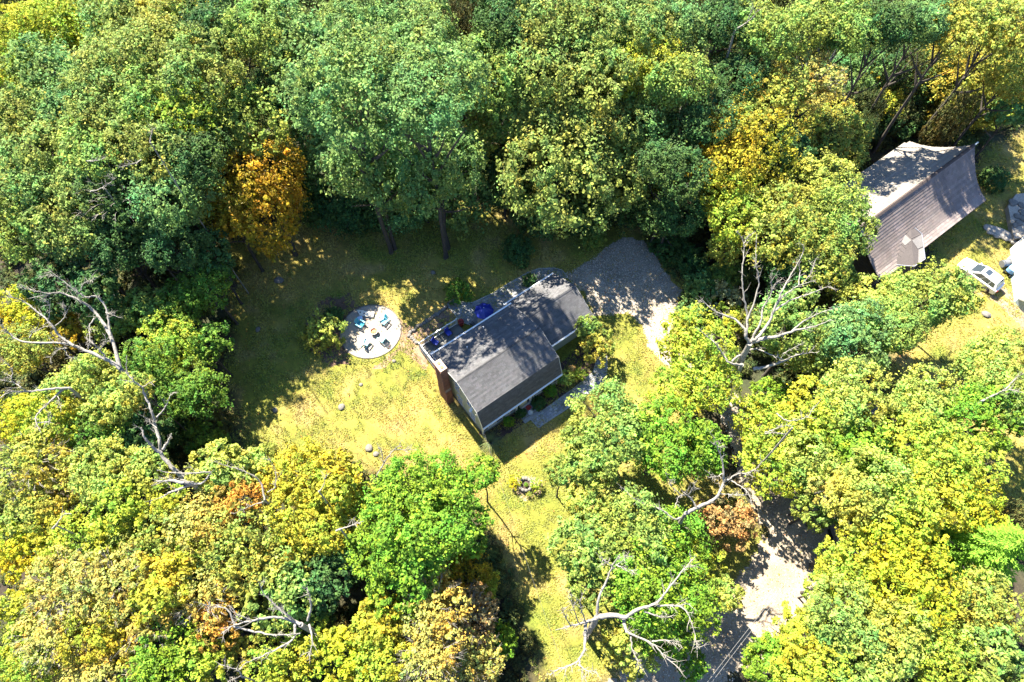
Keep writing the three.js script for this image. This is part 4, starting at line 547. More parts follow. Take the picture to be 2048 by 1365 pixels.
// ------------------------------------------------------------------ foliage
// a crown: leaf tufts on clumps that sit on an uneven dome; each leaf is a small pointed blade
function crownGeo(o) {
  const R = rng(o.seed), { r, ry, clumps, per, leaf, rc0, rc1, low = -0.4, inner = 0.12, warm = 0.05 } = o, n = clumps * per;
  const P = new Float32Array(n * 12), N = new Float32Array(n * 12), K = new Float32Array(n * 12), I = new Uint32Array(n * 6);
  const lobes = []; for (let i = 0; i < (o.lobes || 9); i++) { const a = R() * 6.283, y = R() * 1.5 - 0.5; lobes.push(V(Math.cos(a), y, Math.sin(a)).normalize()); }
  const grad = V(R() - 0.5, R() - 0.5, R() - 0.5).normalize(); let q = 0; const ga = Math.PI * (3 - Math.sqrt(5));
  const d = V(), c = V(), dir = V(), nn = V(), t1 = V(), t2 = V(), pt = V(), ax = V();
  for (let i = 0; i < clumps; i++) {
    const yy = 1 - (i + R() * 0.9) / clumps * (1 - low), a = i * ga + R() * 0.7, s = Math.sqrt(Math.max(0, 1 - yy * yy)); d.set(Math.cos(a) * s, yy, Math.sin(a) * s);
    let lob = 0; for (const l of lobes) lob = Math.max(lob, Math.pow(Math.max(0, d.dot(l)), 6)); const reach = 0.55 + 0.48 * lob + 0.14 * (R() - 0.5);
    const f = R() < inner ? 0.35 + 0.45 * R() : 1; c.copy(d).multiplyScalar(reach * f); c.set(c.x * r, c.y * ry, c.z * r);
    ax.set(R() - 0.5, R() * 0.8 + 0.1, R() - 0.5).normalize(); if (R() < 0.4) ax.copy(d); const str = R() < 0.6 ? -0.5 : 0.7, rc = rc0 + (rc1 - rc0) * Math.pow(R(), 1.7), tone = 0.7 + 0.6 * R(), hue = R() < warm ? 1 : 0, drift = (R() - 0.5) * 0.9 + 0.42 * d.dot(grad) + 0.25 * Math.sin(d.x * 4 + o.seed) * Math.cos(d.z * 4.7 + o.seed * 2);
    for (let k = 0; k < per; k++) {
      do { dir.set(R() * 2 - 1, R() * 2 - 1, R() * 2 - 1); } while (dir.lengthSq() > 1 || dir.lengthSq() < 0.01); dir.normalize();
      if (dir.dot(d) + dir.y * 0.6 < -0.35 && R() < 0.75) dir.negate();
      const far = rc * (0.25 + 0.55 * R() + 0.45 * R() * R()); pt.copy(dir).multiplyScalar(far); pt.addScaledVector(ax, pt.dot(ax) * str).add(c); pt.y -= rc * 0.25 * (1 - dir.y) * R();
      nn.set(R() * 2 - 1, R() * 2 - 1, R() * 2 - 1).multiplyScalar(0.85).addScaledVector(dir, 0.52).addScaledVector(d, 0.25); nn.y += 0.4; nn.normalize();
      t1.set(R() - 0.5, R() - 0.5, R() - 0.5).addScaledVector(dir, 0.4).cross(nn).normalize(); t2.copy(nn).cross(t1);
      const L = leaf * (0.5 + 1.1 * R() * R() + 0.3 * R()), W = L * (0.55 + 0.25 * R()), b = q * 12, v = tone * (0.55 + 0.9 * R() * R() + 0.35 * R()), yel = hue ? 0.5 + 0.5 * R() : (R() < warm ? 0.6 : 0);
      const cr = v * (1 + 0.45 * yel + 0.42 * drift + 0.16 * (R() - 0.5)), cg = v * (1 + 0.02 * yel), cb = v * (1 - 0.2 * yel - 0.3 * drift);
      for (let e = 0; e < 4; e++) { const u = e === 0 ? -0.5 : e === 2 ? 0.5 : -0.06, w = e === 1 ? 0.5 : e === 3 ? -0.5 : 0, sag = e === 2 || e === 0 ? -0.1 * L : 0; P[b + e * 3] = pt.x + t1.x * u * L + t2.x * w * W + nn.x * sag; P[b + e * 3 + 1] = pt.y + t1.y * u * L + t2.y * w * W + nn.y * sag; P[b + e * 3 + 2] = pt.z + t1.z * u * L + t2.z * w * W + nn.z * sag; N[b + e * 3] = nn.x; N[b + e * 3 + 1] = nn.y; N[b + e * 3 + 2] = nn.z; K[b + e * 3] = cr; K[b + e * 3 + 1] = cg; K[b + e * 3 + 2] = cb; }
      I.set([q * 4, q * 4 + 2, q * 4 + 1, q * 4, q * 4 + 3, q * 4 + 2], q * 6); q++;
    }
  }
  const g = new THREE.BufferGeometry(); g.setAttribute('position', new THREE.BufferAttribute(P, 3)); g.setAttribute('normal', new THREE.BufferAttribute(N, 3)); g.setAttribute('color', new THREE.BufferAttribute(K, 3)); g.setIndex(new THREE.BufferAttribute(I, 1)); return g;
}
// pine: whorls of drooping feathery boughs
function pineGeo(seed, r, h) {
  const R = rng(seed), pos = [], nor = [], col = [], idx = []; let q = 0;
  const blade = (p, dir, L, W, v) => { const up = V(R() - 0.5, 1.1, R() - 0.5).normalize(), s = dir.clone().cross(up).normalize(), n = s.clone().cross(dir).normalize(); for (const [u, w] of [[0, 0], [0.45, 0.5], [1, 0], [0.45, -0.5]]) { const k = p.clone().addScaledVector(dir, u * L).addScaledVector(s, w * W); pos.push(k.x, k.y, k.z); nor.push(n.x, n.y, n.z); col.push(v, v, v * 0.9); } idx.push(q, q + 1, q + 2, q, q + 2, q + 3); q += 4; };
  for (let y = -h * 0.5, j = 0; y < h * 0.5; y += 0.45, j++) { const f = (h * 0.5 - y) / h, len = r * Math.pow(f, 0.75) * (0.85 + 0.3 * R()), nb = Math.max(5, Math.round(11 * Math.sqrt(f) + 3)); for (let b = 0; b < nb; b++) { const a = (b + R() * 0.8) / nb * 6.283 + j * 0.7, L = len * (0.7 + 0.45 * R()), dir = V(Math.cos(a), 0.18 - 0.3 * f, Math.sin(a)).normalize(); for (let k = 0; k < 13 * L; k++) { const t = 0.2 + 0.8 * R(), p = V(dir.x * L * t, y + dir.y * L * t + 0.12 * Math.sin(t * 3), dir.z * L * t), spread = 0.28 + 0.2 * (1 - t); for (let m = 0; m < 3; m++) { const dd = dir.clone().add(V((R() - 0.5) * 1.7, (R() - 0.2) * 0.7, (R() - 0.5) * 1.7)).normalize(); blade(p.clone().add(V((R() - 0.5) * spread, (R() - 0.5) * 0.1, (R() - 0.5) * spread)), dd, 0.34, 0.09, 0.7 + 0.6 * R()); } } } }
  const g = new THREE.BufferGeometry(); g.setAttribute('position', new THREE.Float32BufferAttribute(pos, 3)); g.setAttribute('normal', new THREE.Float32BufferAttribute(nor, 3)); g.setAttribute('color', new THREE.Float32BufferAttribute(col, 3)); g.setIndex(idx); return g;
}
const oakL = [1, 2, 3, 4].map((s) => ({ r: 5.2, ry: 4.6, g: crownGeo({ seed: 100 + s, r: 5.2, ry: 4.6, clumps: 440, per: 46, leaf: 0.25, rc0: 0.3, rc1: 1.25, low: -0.85 }) }));
const oakM = [1, 2, 3].map((s) => ({ r: 3.6, ry: 3.2, g: crownGeo({ seed: 200 + s, r: 3.6, ry: 3.2, clumps: 280, per: 42, leaf: 0.235, rc0: 0.26, rc1: 1.0, low: -0.8 }) }));
const oakS = [1, 2].map((s) => ({ r: 2.2, ry: 1.9, g: crownGeo({ seed: 300 + s, r: 2.2, ry: 1.9, clumps: 180, per: 34, leaf: 0.23, rc0: 0.22, rc1: 0.52, low: -0.7 }) }));
const fineL = [1, 2, 3].map((s) => ({ r: 4.8, ry: 4.6, g: crownGeo({ seed: 400 + s, r: 4.8, ry: 4.6, clumps: 600, per: 34, leaf: 0.225, rc0: 0.26, rc1: 1.0, low: -0.85, inner: 0.18, warm: 0.1, lobes: 14 }) }));
const fineM = [1, 2].map((s) => ({ r: 3.2, ry: 3.0, g: crownGeo({ seed: 500 + s, r: 3.2, ry: 3.0, clumps: 310, per: 26, leaf: 0.23, rc0: 0.22, rc1: 0.8, low: -0.8, inner: 0.18, warm: 0.1, lobes: 12 }) }));
const fineS = [1, 2].map((s) => ({ r: 1.5, ry: 1.2, g: crownGeo({ seed: 600 + s, r: 1.5, ry: 1.2, clumps: 60, per: 45, leaf: 0.17, rc0: 0.2, rc1: 0.38, low: -0.3, inner: 0.2, warm: 0.06 }) }));
const pine = [{ r: 4, ry: 6, g: pineGeo(701, 4, 12) }];
const leafMat = (c, through = 0.35) => new THREE.MeshPhysicalMaterial({ color: c, vertexColors: true, side: THREE.DoubleSide, roughness: 0.95, specularIntensity: 0.35, transmission: through, thickness: 0, ior: 1.4 });
const KIND = {
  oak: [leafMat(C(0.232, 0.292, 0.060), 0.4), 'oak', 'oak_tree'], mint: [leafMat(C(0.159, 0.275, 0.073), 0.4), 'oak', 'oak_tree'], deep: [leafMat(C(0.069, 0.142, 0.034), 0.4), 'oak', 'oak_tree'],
  leaf: [leafMat(C(0.13, 0.235, 0.025), 0.45), 'fine', 'maple_tree'],
  mustard: [leafMat(C(0.33, 0.315, 0.025), 0.4), 'fine', 'maple_tree'],
  green: [leafMat(C(0.172, 0.301, 0.022), 0.4), 'oak', 'maple_tree'], soft: [leafMat(C(0.224, 0.310, 0.056), 0.4), 'oak', 'oak_tree'], lime: [leafMat(C(0.310, 0.378, 0.034), 0.42), 'fine', 'maple_tree'], pale: [leafMat(C(0.335, 0.387, 0.065), 0.42), 'oak', 'maple_tree'],
  yellow: [leafMat(C(0.404, 0.413, 0.022), 0.42), 'fine', 'maple_tree'], gold: [leafMat(C(0.378, 0.284, 0.017), 0.5), 'fine', 'maple_tree'], amber: [leafMat(C(0.404, 0.370, 0.030), 0.42), 'oak', 'maple_tree'], orange: [leafMat(C(0.447, 0.275, 0.043), 0.45), 'fine', 'maple_tree'],
  tan: [leafMat(C(0.387, 0.344, 0.073), 0.38), 'fine', 'ash_tree'], russet: [leafMat(C(0.361, 0.249, 0.095), 0.4), 'fine', 'ash_tree'], olive: [leafMat(C(0.310, 0.335, 0.052), 0.45), 'fine', 'elm_tree'],
  pine: [leafMat(C(0.224, 0.413, 0.043), 0.4), 'pine', 'pine_tree'], straw: [leafMat(C(0.413, 0.378, 0.163), 0.4), 'fine', 'shrub'],
};
// trunks with limbs, nominal crown centre at ten metres, crown radius five
const trunks = [1, 2, 3].map((s) => { const R = rng(800 + s), b = new MB(), top = V((R() - 0.5) * 0.8, 8.6, (R() - 0.5) * 0.8), fork = V((R() - 0.5) * 0.5, 5.2, (R() - 0.5) * 0.5); b.tube(smooth([V(0, -0.15, 0), V(0.1 * (R() - 0.5), 0.6, 0), V((R() - 0.5) * 0.5, 2.8, (R() - 0.5) * 0.5), fork, top], 14), [0.46, 0.36, 0.31, 0.29, 0.28, 0.27, 0.26, 0.25, 0.24, 0.23, 0.21, 0.19, 0.16, 0.13, 0.1], 0, 8); for (let k = 0; k < 8; k++) { const a = k * 2.4 + R(), st = fork.clone().lerp(top, k / 9), L = 3.2 + 1.2 * R(); const e = V(Math.cos(a) * L, st.y + 1.2 + 2.6 * R(), Math.sin(a) * L), m = st.clone().lerp(e, 0.5).add(V(0, -0.3 + 0.5 * R(), 0)); b.tube(smooth([st, m, e], 7), 0.14, 0.035, 6); } return b.geo(); });
const twigSets = [1, 2].map((s) => { const R = rng(850 + s), b = new MB(); for (let k = 0; k < 46; k++) { const a = R() * 6.283, y = 0.15 + 0.85 * R(), q = Math.sqrt(1 - y * y * 0.8), d = V(Math.cos(a) * q, y, Math.sin(a) * q).normalize(), p0 = d.clone().multiplyScalar(2.6), p1 = d.clone().multiplyScalar(4.6 + 0.9 * R()).add(V(R() - 0.5, R() - 0.5, R() - 0.5)); const mid = p0.clone().lerp(p1, 0.5).add(V((R() - 0.5) * 0.5, (R() - 0.5) * 0.5, (R() - 0.5) * 0.5)); b.tube([p0, mid, p1], 0.055, 0.012, 4); for (let j = 0; j < 4; j++) { const o = mid.clone().lerp(p1, 0.2 + 0.6 * R()), e = o.clone().addScaledVector(d, 0.5 + 0.5 * R()).add(V((R() - 0.5) * 1.0, (R() - 0.5) * 0.7, (R() - 0.5) * 1.0)); b.tube([o, e], 0.022, 0.007, 3); } } return b.geo(); });
const FAM = { oak: [[4.4, oakL], [2.7, oakM], [0, oakS]], fine: [[3.8, fineL], [2.2, fineM], [0, fineS]], pine: [[0, pine]] };
let treeNo = 0;
function tree(u, v, rpx, top, kind, label, o = {}) {
  if (v < 520 && u < 600) top *= 1.02; const [mat, fam, nm] = KIND[kind], R = rng(9000 + treeNo++ * 17), squash = o.tall || 0.88;
  let hc = top * 0.7, p, r; for (let k = 0; k < 4; k++) { p = at(u, v, hc); r = rpx * (v < 470 && u < 1350 ? 1.02 : 0.93) * depthOf(p) / 1365; hc = Math.max(r * 0.55, top - r * squash * 0.95); if (v < 455 && u > 540 && u < 1345 && !o.free) hc = Math.min(hc, Math.max(r * 0.5, EYE * (1 - (1408 - 452) / (1408 - v)))); p = at(u, v, hc + r * squash * 0.25); }
  const set = FAM[fam].find(([m]) => r >= m)[1], pr = set[Math.floor(R() * set.length)];
  const t = thing(o.shrub ? 'shrub' : nm, V(p.x, 0, p.z), 0, label, o.shrub ? 'shrub' : 'tree', o.group), k = r / pr.r * 1.04;
  if (!o.shrub) { const tr = part('trunk', trunks[Math.floor(R() * 3)], o.grey ? M.greyBark : M.bark, t); tr.scale.set(Math.min(0.85, r / 5), hc / 10, Math.min(0.85, r / 5)); tr.rotation.y = R() * 6.28; }
  else { const st = new MB(); for (let i = 0; i < 5; i++) { const a = i * 1.26 + R(), e = V(Math.cos(a) * r * 0.55, hc, Math.sin(a) * r * 0.55); st.tube([V(Math.cos(a) * 0.06, -0.04, Math.sin(a) * 0.06), e.clone().multiplyScalar(0.5).setY(hc * 0.55), e], 0.035, 0.012, 5); } st.build('stem', M.bark, t); }
  const c = part('crown', pr.g, mat, t); c.position.y = hc; c.scale.set(k, r * squash / pr.ry * 1.04, k * (0.94 + 0.12 * R())); c.rotation.y = R() * 6.28;
  if (o.twigs) { const w = part('bare_branch', twigSets[treeNo % 2], M.deadBark, t); w.position.y = hc; w.scale.set(r / 4.9, r * squash / 4.9, r / 4.9); w.rotation.y = R() * 6.28; }
  return t;
}
// forest, upper left
for (const a of [
  [50, 45, 78, 19, 'lime', 'bright yellow green tree in the very top left corner'], [22, 125, 60, 17, 'lime', 'yellow green tree at the left edge just below the top left corner'], [150, 20, 70, 19, 'lime', 'yellow green tree on the top edge beside the corner tree'],
  [240, 25, 72, 20, 'oak', 'olive oak on the top edge, third crown from the left corner'], [330, 18, 70, 20, 'olive', 'yellowish olive elm on the top edge, fourth crown from the left corner'], [425, 45, 75, 20, 'deep', 'dull dark oak on the top edge left of the mint green oaks'],
  [95, 140, 80, 19, 'mint', 'blue green oak under the bright corner trees at the upper left'], [118, 205, 62, 18, 'mint', 'smaller blue green oak directly below the other blue green one, upper left'], [290, 90, 92, 21, 'oak', 'broad olive oak in the upper left wood, second row from the top'],
  [205, 125, 75, 20, 'oak', 'olive oak right of the blue green oak, upper left wood'], [380, 130, 82, 21, 'oak', 'olive oak left of the dark gap that borders the mint oaks'], [25, 225, 68, 18, 'oak', 'greyish olive oak on the left edge above the middle of the wood'],
  [195, 215, 78, 20, 'oak', 'pale olive oak in the heart of the upper left wood'], [290, 190, 80, 20, 'soft', 'soft green oak in the heart of the upper left wood, right of the palest'], [365, 215, 70, 19, 'lime', 'yellow tinged maple in the upper left wood among olive oaks'], [475, 235, 88, 17.5, 'soft', 'rounded grey green oak just above the golden maple'],
  [85, 285, 78, 18, 'oak', 'olive oak near the left edge, below the greyish oak'], [185, 300, 80, 19, 'soft', 'soft green oak in the lower part of the upper left wood, leftward'], [290, 290, 75, 19, 'oak', 'olive oak with a bare limb showing, left of the golden maple', { twigs: 0 }], [385, 300, 70, 18, 'deep', 'dark oak touching the left side of the golden maple'],
  [35, 350, 75, 17, 'oak', 'olive oak on the left edge, level with the golden maple'], [135, 375, 80, 17, 'oak', 'olive oak in the left wood, level with the golden maple foot'], [235, 385, 78, 17, 'deep', 'shaded dark oak with dead twigs below the upper left wood', { twigs: 1 }], [345, 385, 76, 17, 'mint', 'dark bluish oak below left of the golden maple'],
  [525, 372, 98, 15, 'gold', 'large golden orange maple at the forest edge above the left lawn', { tall: 1.15 }], [455, 420, 60, 12, 'gold', 'smaller amber maple at the left foot of the big golden maple'],
  [40, 440, 72, 15, 'soft', 'soft green oak on the left edge above the first dead tree'], [130, 460, 76, 15, 'oak', 'olive oak above the tips of the big dead tree at the left'], [225, 470, 75, 14, 'deep', 'dark oak above the middle of the big dead tree at the left'], [330, 475, 72, 14, 'deep', 'dark oak at the lower right corner of the left wood'], [410, 500, 55, 11, 'deep', 'small dark oak where the left wood meets the lawn'],
]) tree(...a);
// mint oaks and the olive oaks behind the house
for (const a of [
  [520, 60, 68, 21, 'soft', 'soft green oak on the top edge left of the mint oaks'], [600, 80, 88, 22, 'mint', 'mint green oak, upper left one of the tall group behind the house'], [700, 35, 92, 22, 'mint', 'mint green oak on the top edge, middle of the tall group behind the house'], [825, 50, 90, 22, 'mint', 'mint green oak on the top edge, right of the tall group behind the house'],
  [575, 180, 62, 20, 'deep', 'dark green oak hiding in the gap above the golden maple'], [690, 160, 130, 27, 'mint', 'biggest mint green oak, with a cauliflower crown, behind the house', { free: 1 }], [840, 165, 118, 27, 'mint', 'second biggest mint green oak, right of the biggest one', { free: 1 }], [935, 120, 75, 21, 'soft', 'grey green oak between the mint oaks and the olive wood'],
  [655, 285, 75, 20, 'mint', 'mint green oak at the lower left of the tall group, beside the golden maple'], [760, 290, 98, 22, 'mint', 'mint green oak in the lower middle of the tall group'], [875, 290, 88, 21, 'mint', 'blue green oak at the lower right of the tall group'], [700, 390, 84, 16, 'deep', 'low dark oak at the forest edge above the lawn, left one', { tall: 1.1 }], [800, 380, 82, 16, 'mint', 'dark teal oak at the forest edge above the lawn, middle one', { tall: 1.1 }], [900, 365, 76, 16, 'mint', 'dark teal oak at the forest edge above the lawn, right one', { tall: 1.15 }], [950, 270, 55, 17, 'olive', 'amber tinted elm in the dark gap right of the mint oaks'],
  [745, 325, 84, 17, 'mint', 'mint oak draped in front of the trunks of the biggest oak', { free: 1, tall: 1.15 }], [872, 325, 84, 17, 'mint', 'mint oak draped in front of the trunk of the second biggest oak', { free: 1, tall: 1.15 }],
  [1000, 40, 70, 21, 'deep', 'dull oak on the top edge right of the mint oaks'], [1085, 45, 82, 21, 'oak', 'olive oak on the top edge near the centre right'], [1180, 35, 82, 21, 'oak', 'olive oak on the top edge, second right of centre'], [1275, 40, 78, 21, 'oak', 'olive oak on the top edge, third right of centre'],
  [1000, 140, 78, 20, 'soft', 'grey green oak in the olive wood next to the mint group'], [1095, 135, 85, 21, 'oak', 'olive oak in the second row of the central wood, left'], [1195, 130, 85, 21, 'oak', 'olive oak in the second row of the central wood, middle'], [1285, 125, 78, 20, 'lime', 'yellowish maple in the second row of the central wood, right'],
  [1050, 230, 78, 20, 'oak', 'olive oak in the third row of the central wood, left'], [1140, 215, 74, 20, 'oak', 'olive oak in the third row of the central wood, middle'], [1262, 225, 76, 18, 'oak', 'olive oak in the third row of the central wood, right'],
  [1110, 320, 128, 15.5, 'oak', 'large rounded olive oak overhanging the lawn behind the garage', { tall: 1.05, free: 1 }], [1225, 315, 100, 19, 'oak', 'olive oak right of the large rounded one, above the gravel pad'], [1305, 300, 66, 18, 'soft', 'soft green oak at the right end of the central wood'], [1010, 330, 48, 15, 'deep', 'small dark oak in the deep gap left of the large rounded oak'], [1010, 380, 42, 10, 'deep', 'low dark oak beside the shaded stone wall'], [1085, 405, 60, 11, 'deep', 'low drooping oak under the large rounded olive oak'], [640, 405, 46, 9, 'deep', 'low dark oak between the golden maple and the lawn'], [755, 425, 44, 7, 'deep', 'low dark oak skirt at the lawn edge below the mint group, left'], [850, 405, 44, 7, 'deep', 'low dark oak skirt at the lawn edge below the mint group, right'], [1170, 395, 56, 9, 'deep', 'low dark oak at the lawn edge right of the large rounded olive oak'], [1245, 385, 60, 10, 'deep', 'low dark oak behind the short shaded stone wall'], [960, 345, 44, 9, 'deep', 'low dark oak in the gap left of the large rounded olive oak, upper one'],
]) tree(...a);
// forest, upper right
for (const a of [
  [1360, 40, 78, 20, 'mint', 'dark bluish oak on the top edge left of the bare forked limb'], [1450, 30, 70, 20, 'deep', 'dark oak on the top edge above the bare forked limb'], [1530, 55, 72, 20, 'soft', 'green oak on the top edge right of the bare forked limb'], [1620, 40, 70, 20, 'soft', 'green oak on the top edge above the tree of bare twigs'], [1700, 45, 72, 20, 'soft', 'bright green oak on the top edge right of the bare twigs'], [1780, 40, 66, 20, 'deep', 'dark oak on the top edge, sixth crown from the right corner'], [1855, 35, 66, 20, 'mint', 'bluish oak on the top edge left of the yellowish corner trees'], [1920, 40, 70, 20, 'olive', 'olive elm on the top edge near the right corner'], [2010, 40, 78, 20, 'olive', 'yellowish elm in the top right corner'],
  [1345, 150, 72, 19, 'soft', 'green oak left of the bare forked limb'], [1405, 235, 72, 16, 'deep', 'dark oak at the foot of the bare forked limb'], [1475, 140, 68, 17, 'deep', 'dark green oak right of the bare forked limb'], [1350, 330, 70, 15, 'deep', 'dark oak beside the gap between central wood and yellow maple'], [1345, 420, 62, 10, 'deep', 'low dark oak in the shade above the gravel pad corner'],
  [1560, 170, 68, 17, 'olive', 'tan olive elm left of the bare twigs', {}], [1625, 155, 72, 17, 'tan', 'half bare tan ash bristling with pale twigs at the upper right', { twigs: 1 }], [1700, 125, 62, 10, 'mint', 'small pale mint oak right of the bare twigs'], [1770, 120, 76, 9, 'deep', 'deep green oak in the shaded upper right wood'], [1755, 185, 62, 6.5, 'amber', 'yellowish maple below right of the bare twigs'], [1520, 205, 46, 14, 'orange', 'small orange red tree peeping out below the tan elm'],
  [1840, 130, 74, 9, 'deep', 'deep green oak left of the yellowish right hand trees'], [1945, 120, 95, 12, 'olive', 'large yellowish elm near the right edge of the upper wood'], [2030, 140, 66, 15, 'olive', 'yellowish elm on the right edge below the corner'], [1890, 205, 70, 6, 'olive', 'brownish olive elm above the barn'], [1800, 225, 50, 5, 'deep', 'dark oak just left of the barn ridge end'], [1970, 210, 62, 7.5, 'olive', 'olive elm above the right tip of the barn'], [2035, 215, 45, 10, 'mint', 'pale mint oak on the right edge above the shaded grass'],
  [1485, 300, 108, 16, 'mustard', 'mustard yellow maple right of the central wood, above the gravel pad', { tall: 1.15 }], [1500, 225, 62, 15, 'olive', 'tan tinted elm on the top of the mustard yellow maple', { twigs: 0 }], [1645, 265, 92, 9, 'olive', 'rounded olive gold elm left of the barn roof'], [1575, 300, 55, 13, 'deep', 'dark oak between the yellow maple and the olive gold elm'], [1705, 245, 50, 5.5, 'deep', 'dark low oak between the olive gold elm and the barn'],
  [1635, 390, 98, 13, 'pale', 'pale yellow green tree against the lower left of the barn roof'], [1682, 438, 74, 12, 'soft', 'mottled green oak overlapping the left end of the barn'], [1560, 440, 85, 13, 'olive', 'olive elm above the large dead tree on the right'], [1470, 410, 72, 12, 'lime', 'yellow green maple below the mustard yellow maple'], [1460, 480, 48, 8, 'olive', 'small rusty olive elm at the upper left of the dead tree'], [1640, 500, 72, 11, 'olive', 'olive elm behind the right limbs of the dead tree'], [1590, 540, 58, 9, 'deep', 'dark oak among the upper right limbs of the dead tree'], [1680, 550, 46, 8, 'soft', 'green oak below the left corner of the barn'],
]) tree(...a);
// middle right
for (const a of [
  [1600, 660, 92, 12, 'soft', 'grey green oak behind the lower limbs of the right dead tree'], [1700, 665, 88, 12, 'mint', 'blue green oak left of the small sunny meadow'], [1395, 690, 88, 10, 'lime', 'broad lime yellow maple between the gravel pad and the right dead tree'], [1360, 775, 60, 9, 'lime', 'yellow green maple overhanging the drive, below the yellow one'], [1430, 770, 58, 9, 'lime', 'olive lime maple on the right side of the drive'],
  [1772, 608, 74, 10, 'pale', 'pale mottled maple just below the hipped extension'], [1860, 590, 84, 11, 'soft', 'mottled green oak left of the white car'], [1915, 590, 52, 10, 'pale', 'small pale maple touching the white car'], [1800, 650, 72, 11, 'soft', 'mottled green oak overhanging the sunny meadow'], [1545, 790, 42, 6, 'green', 'low bright green shrub thicket under the dead tree', { shrub: 1 }],
  [1990, 725, 85, 12, 'pale', 'yellow green maple on the right edge beside the meadow'], [1955, 820, 80, 12, 'green', 'mid green tree with bare limbs on the right below the meadow'], [2035, 800, 62, 12, 'soft', 'green oak cut by the right edge beyond the bare limbs'],
  [1230, 850, 98, 11, 'soft', 'large green oak on the front lawn right of the paved walk'], [1330, 880, 92, 11, 'green', 'green tree behind the forked dead tree, right part of the front lawn'], [1190, 920, 62, 10, 'soft', 'lower left lobe like oak of the front lawn group'], [1125, 940, 36, 9, 'soft', 'small isolated oak tuft on the lawn, right of the stone planter'], [1170, 1005, 48, 9, 'pale', 'thin pale maple through which the lawn shows, right of the planter'], [1405, 895, 58, 9, 'green', 'narrow green tree along the drive behind the forked dead tree'],
  [1535, 850, 72, 8.5, 'lime', 'yellow green maple at the right of the drive, upper one'], [1640, 825, 80, 12, 'lime', 'yellow green maple left of the hidden grey car'], [1700, 790, 82, 13, 'pale', 'pale yellow green tree above the hidden grey car'], [1850, 800, 80, 12, 'pale', 'pale yellow green tree right of the hidden grey car'], [1565, 925, 74, 8.5, 'lime', 'yellow green maple at the right of the drive, lower one'], [1645, 925, 92, 11, 'pale', 'broad pale maple in the middle of the lower right wood'], [1735, 905, 70, 12, 'green', 'green tree just below the hidden grey car'], [1740, 975, 88, 14, 'pale', 'pale yellow green maple in the lower right wood, centre'], [1840, 900, 85, 13, 'lime', 'yellow green maple right of centre in the lower right wood'], [1925, 930, 85, 13, 'lime', 'gold tinged lime maple on the right side of the lower right wood'], [1840, 1000, 88, 14, 'lime', 'yellow green maple in the lower right wood below centre'], [1945, 1010, 66, 12, 'yellow', 'yellow maple left of the bright pine'], [1640, 1010, 52, 8, 'soft', 'green oak at the upper end of the open sandy lane'], [1660, 975, 40, 10, 'tan', 'thin tan ash with grey twigs beside the lane', { twigs: 1 }],
]) tree(...a);
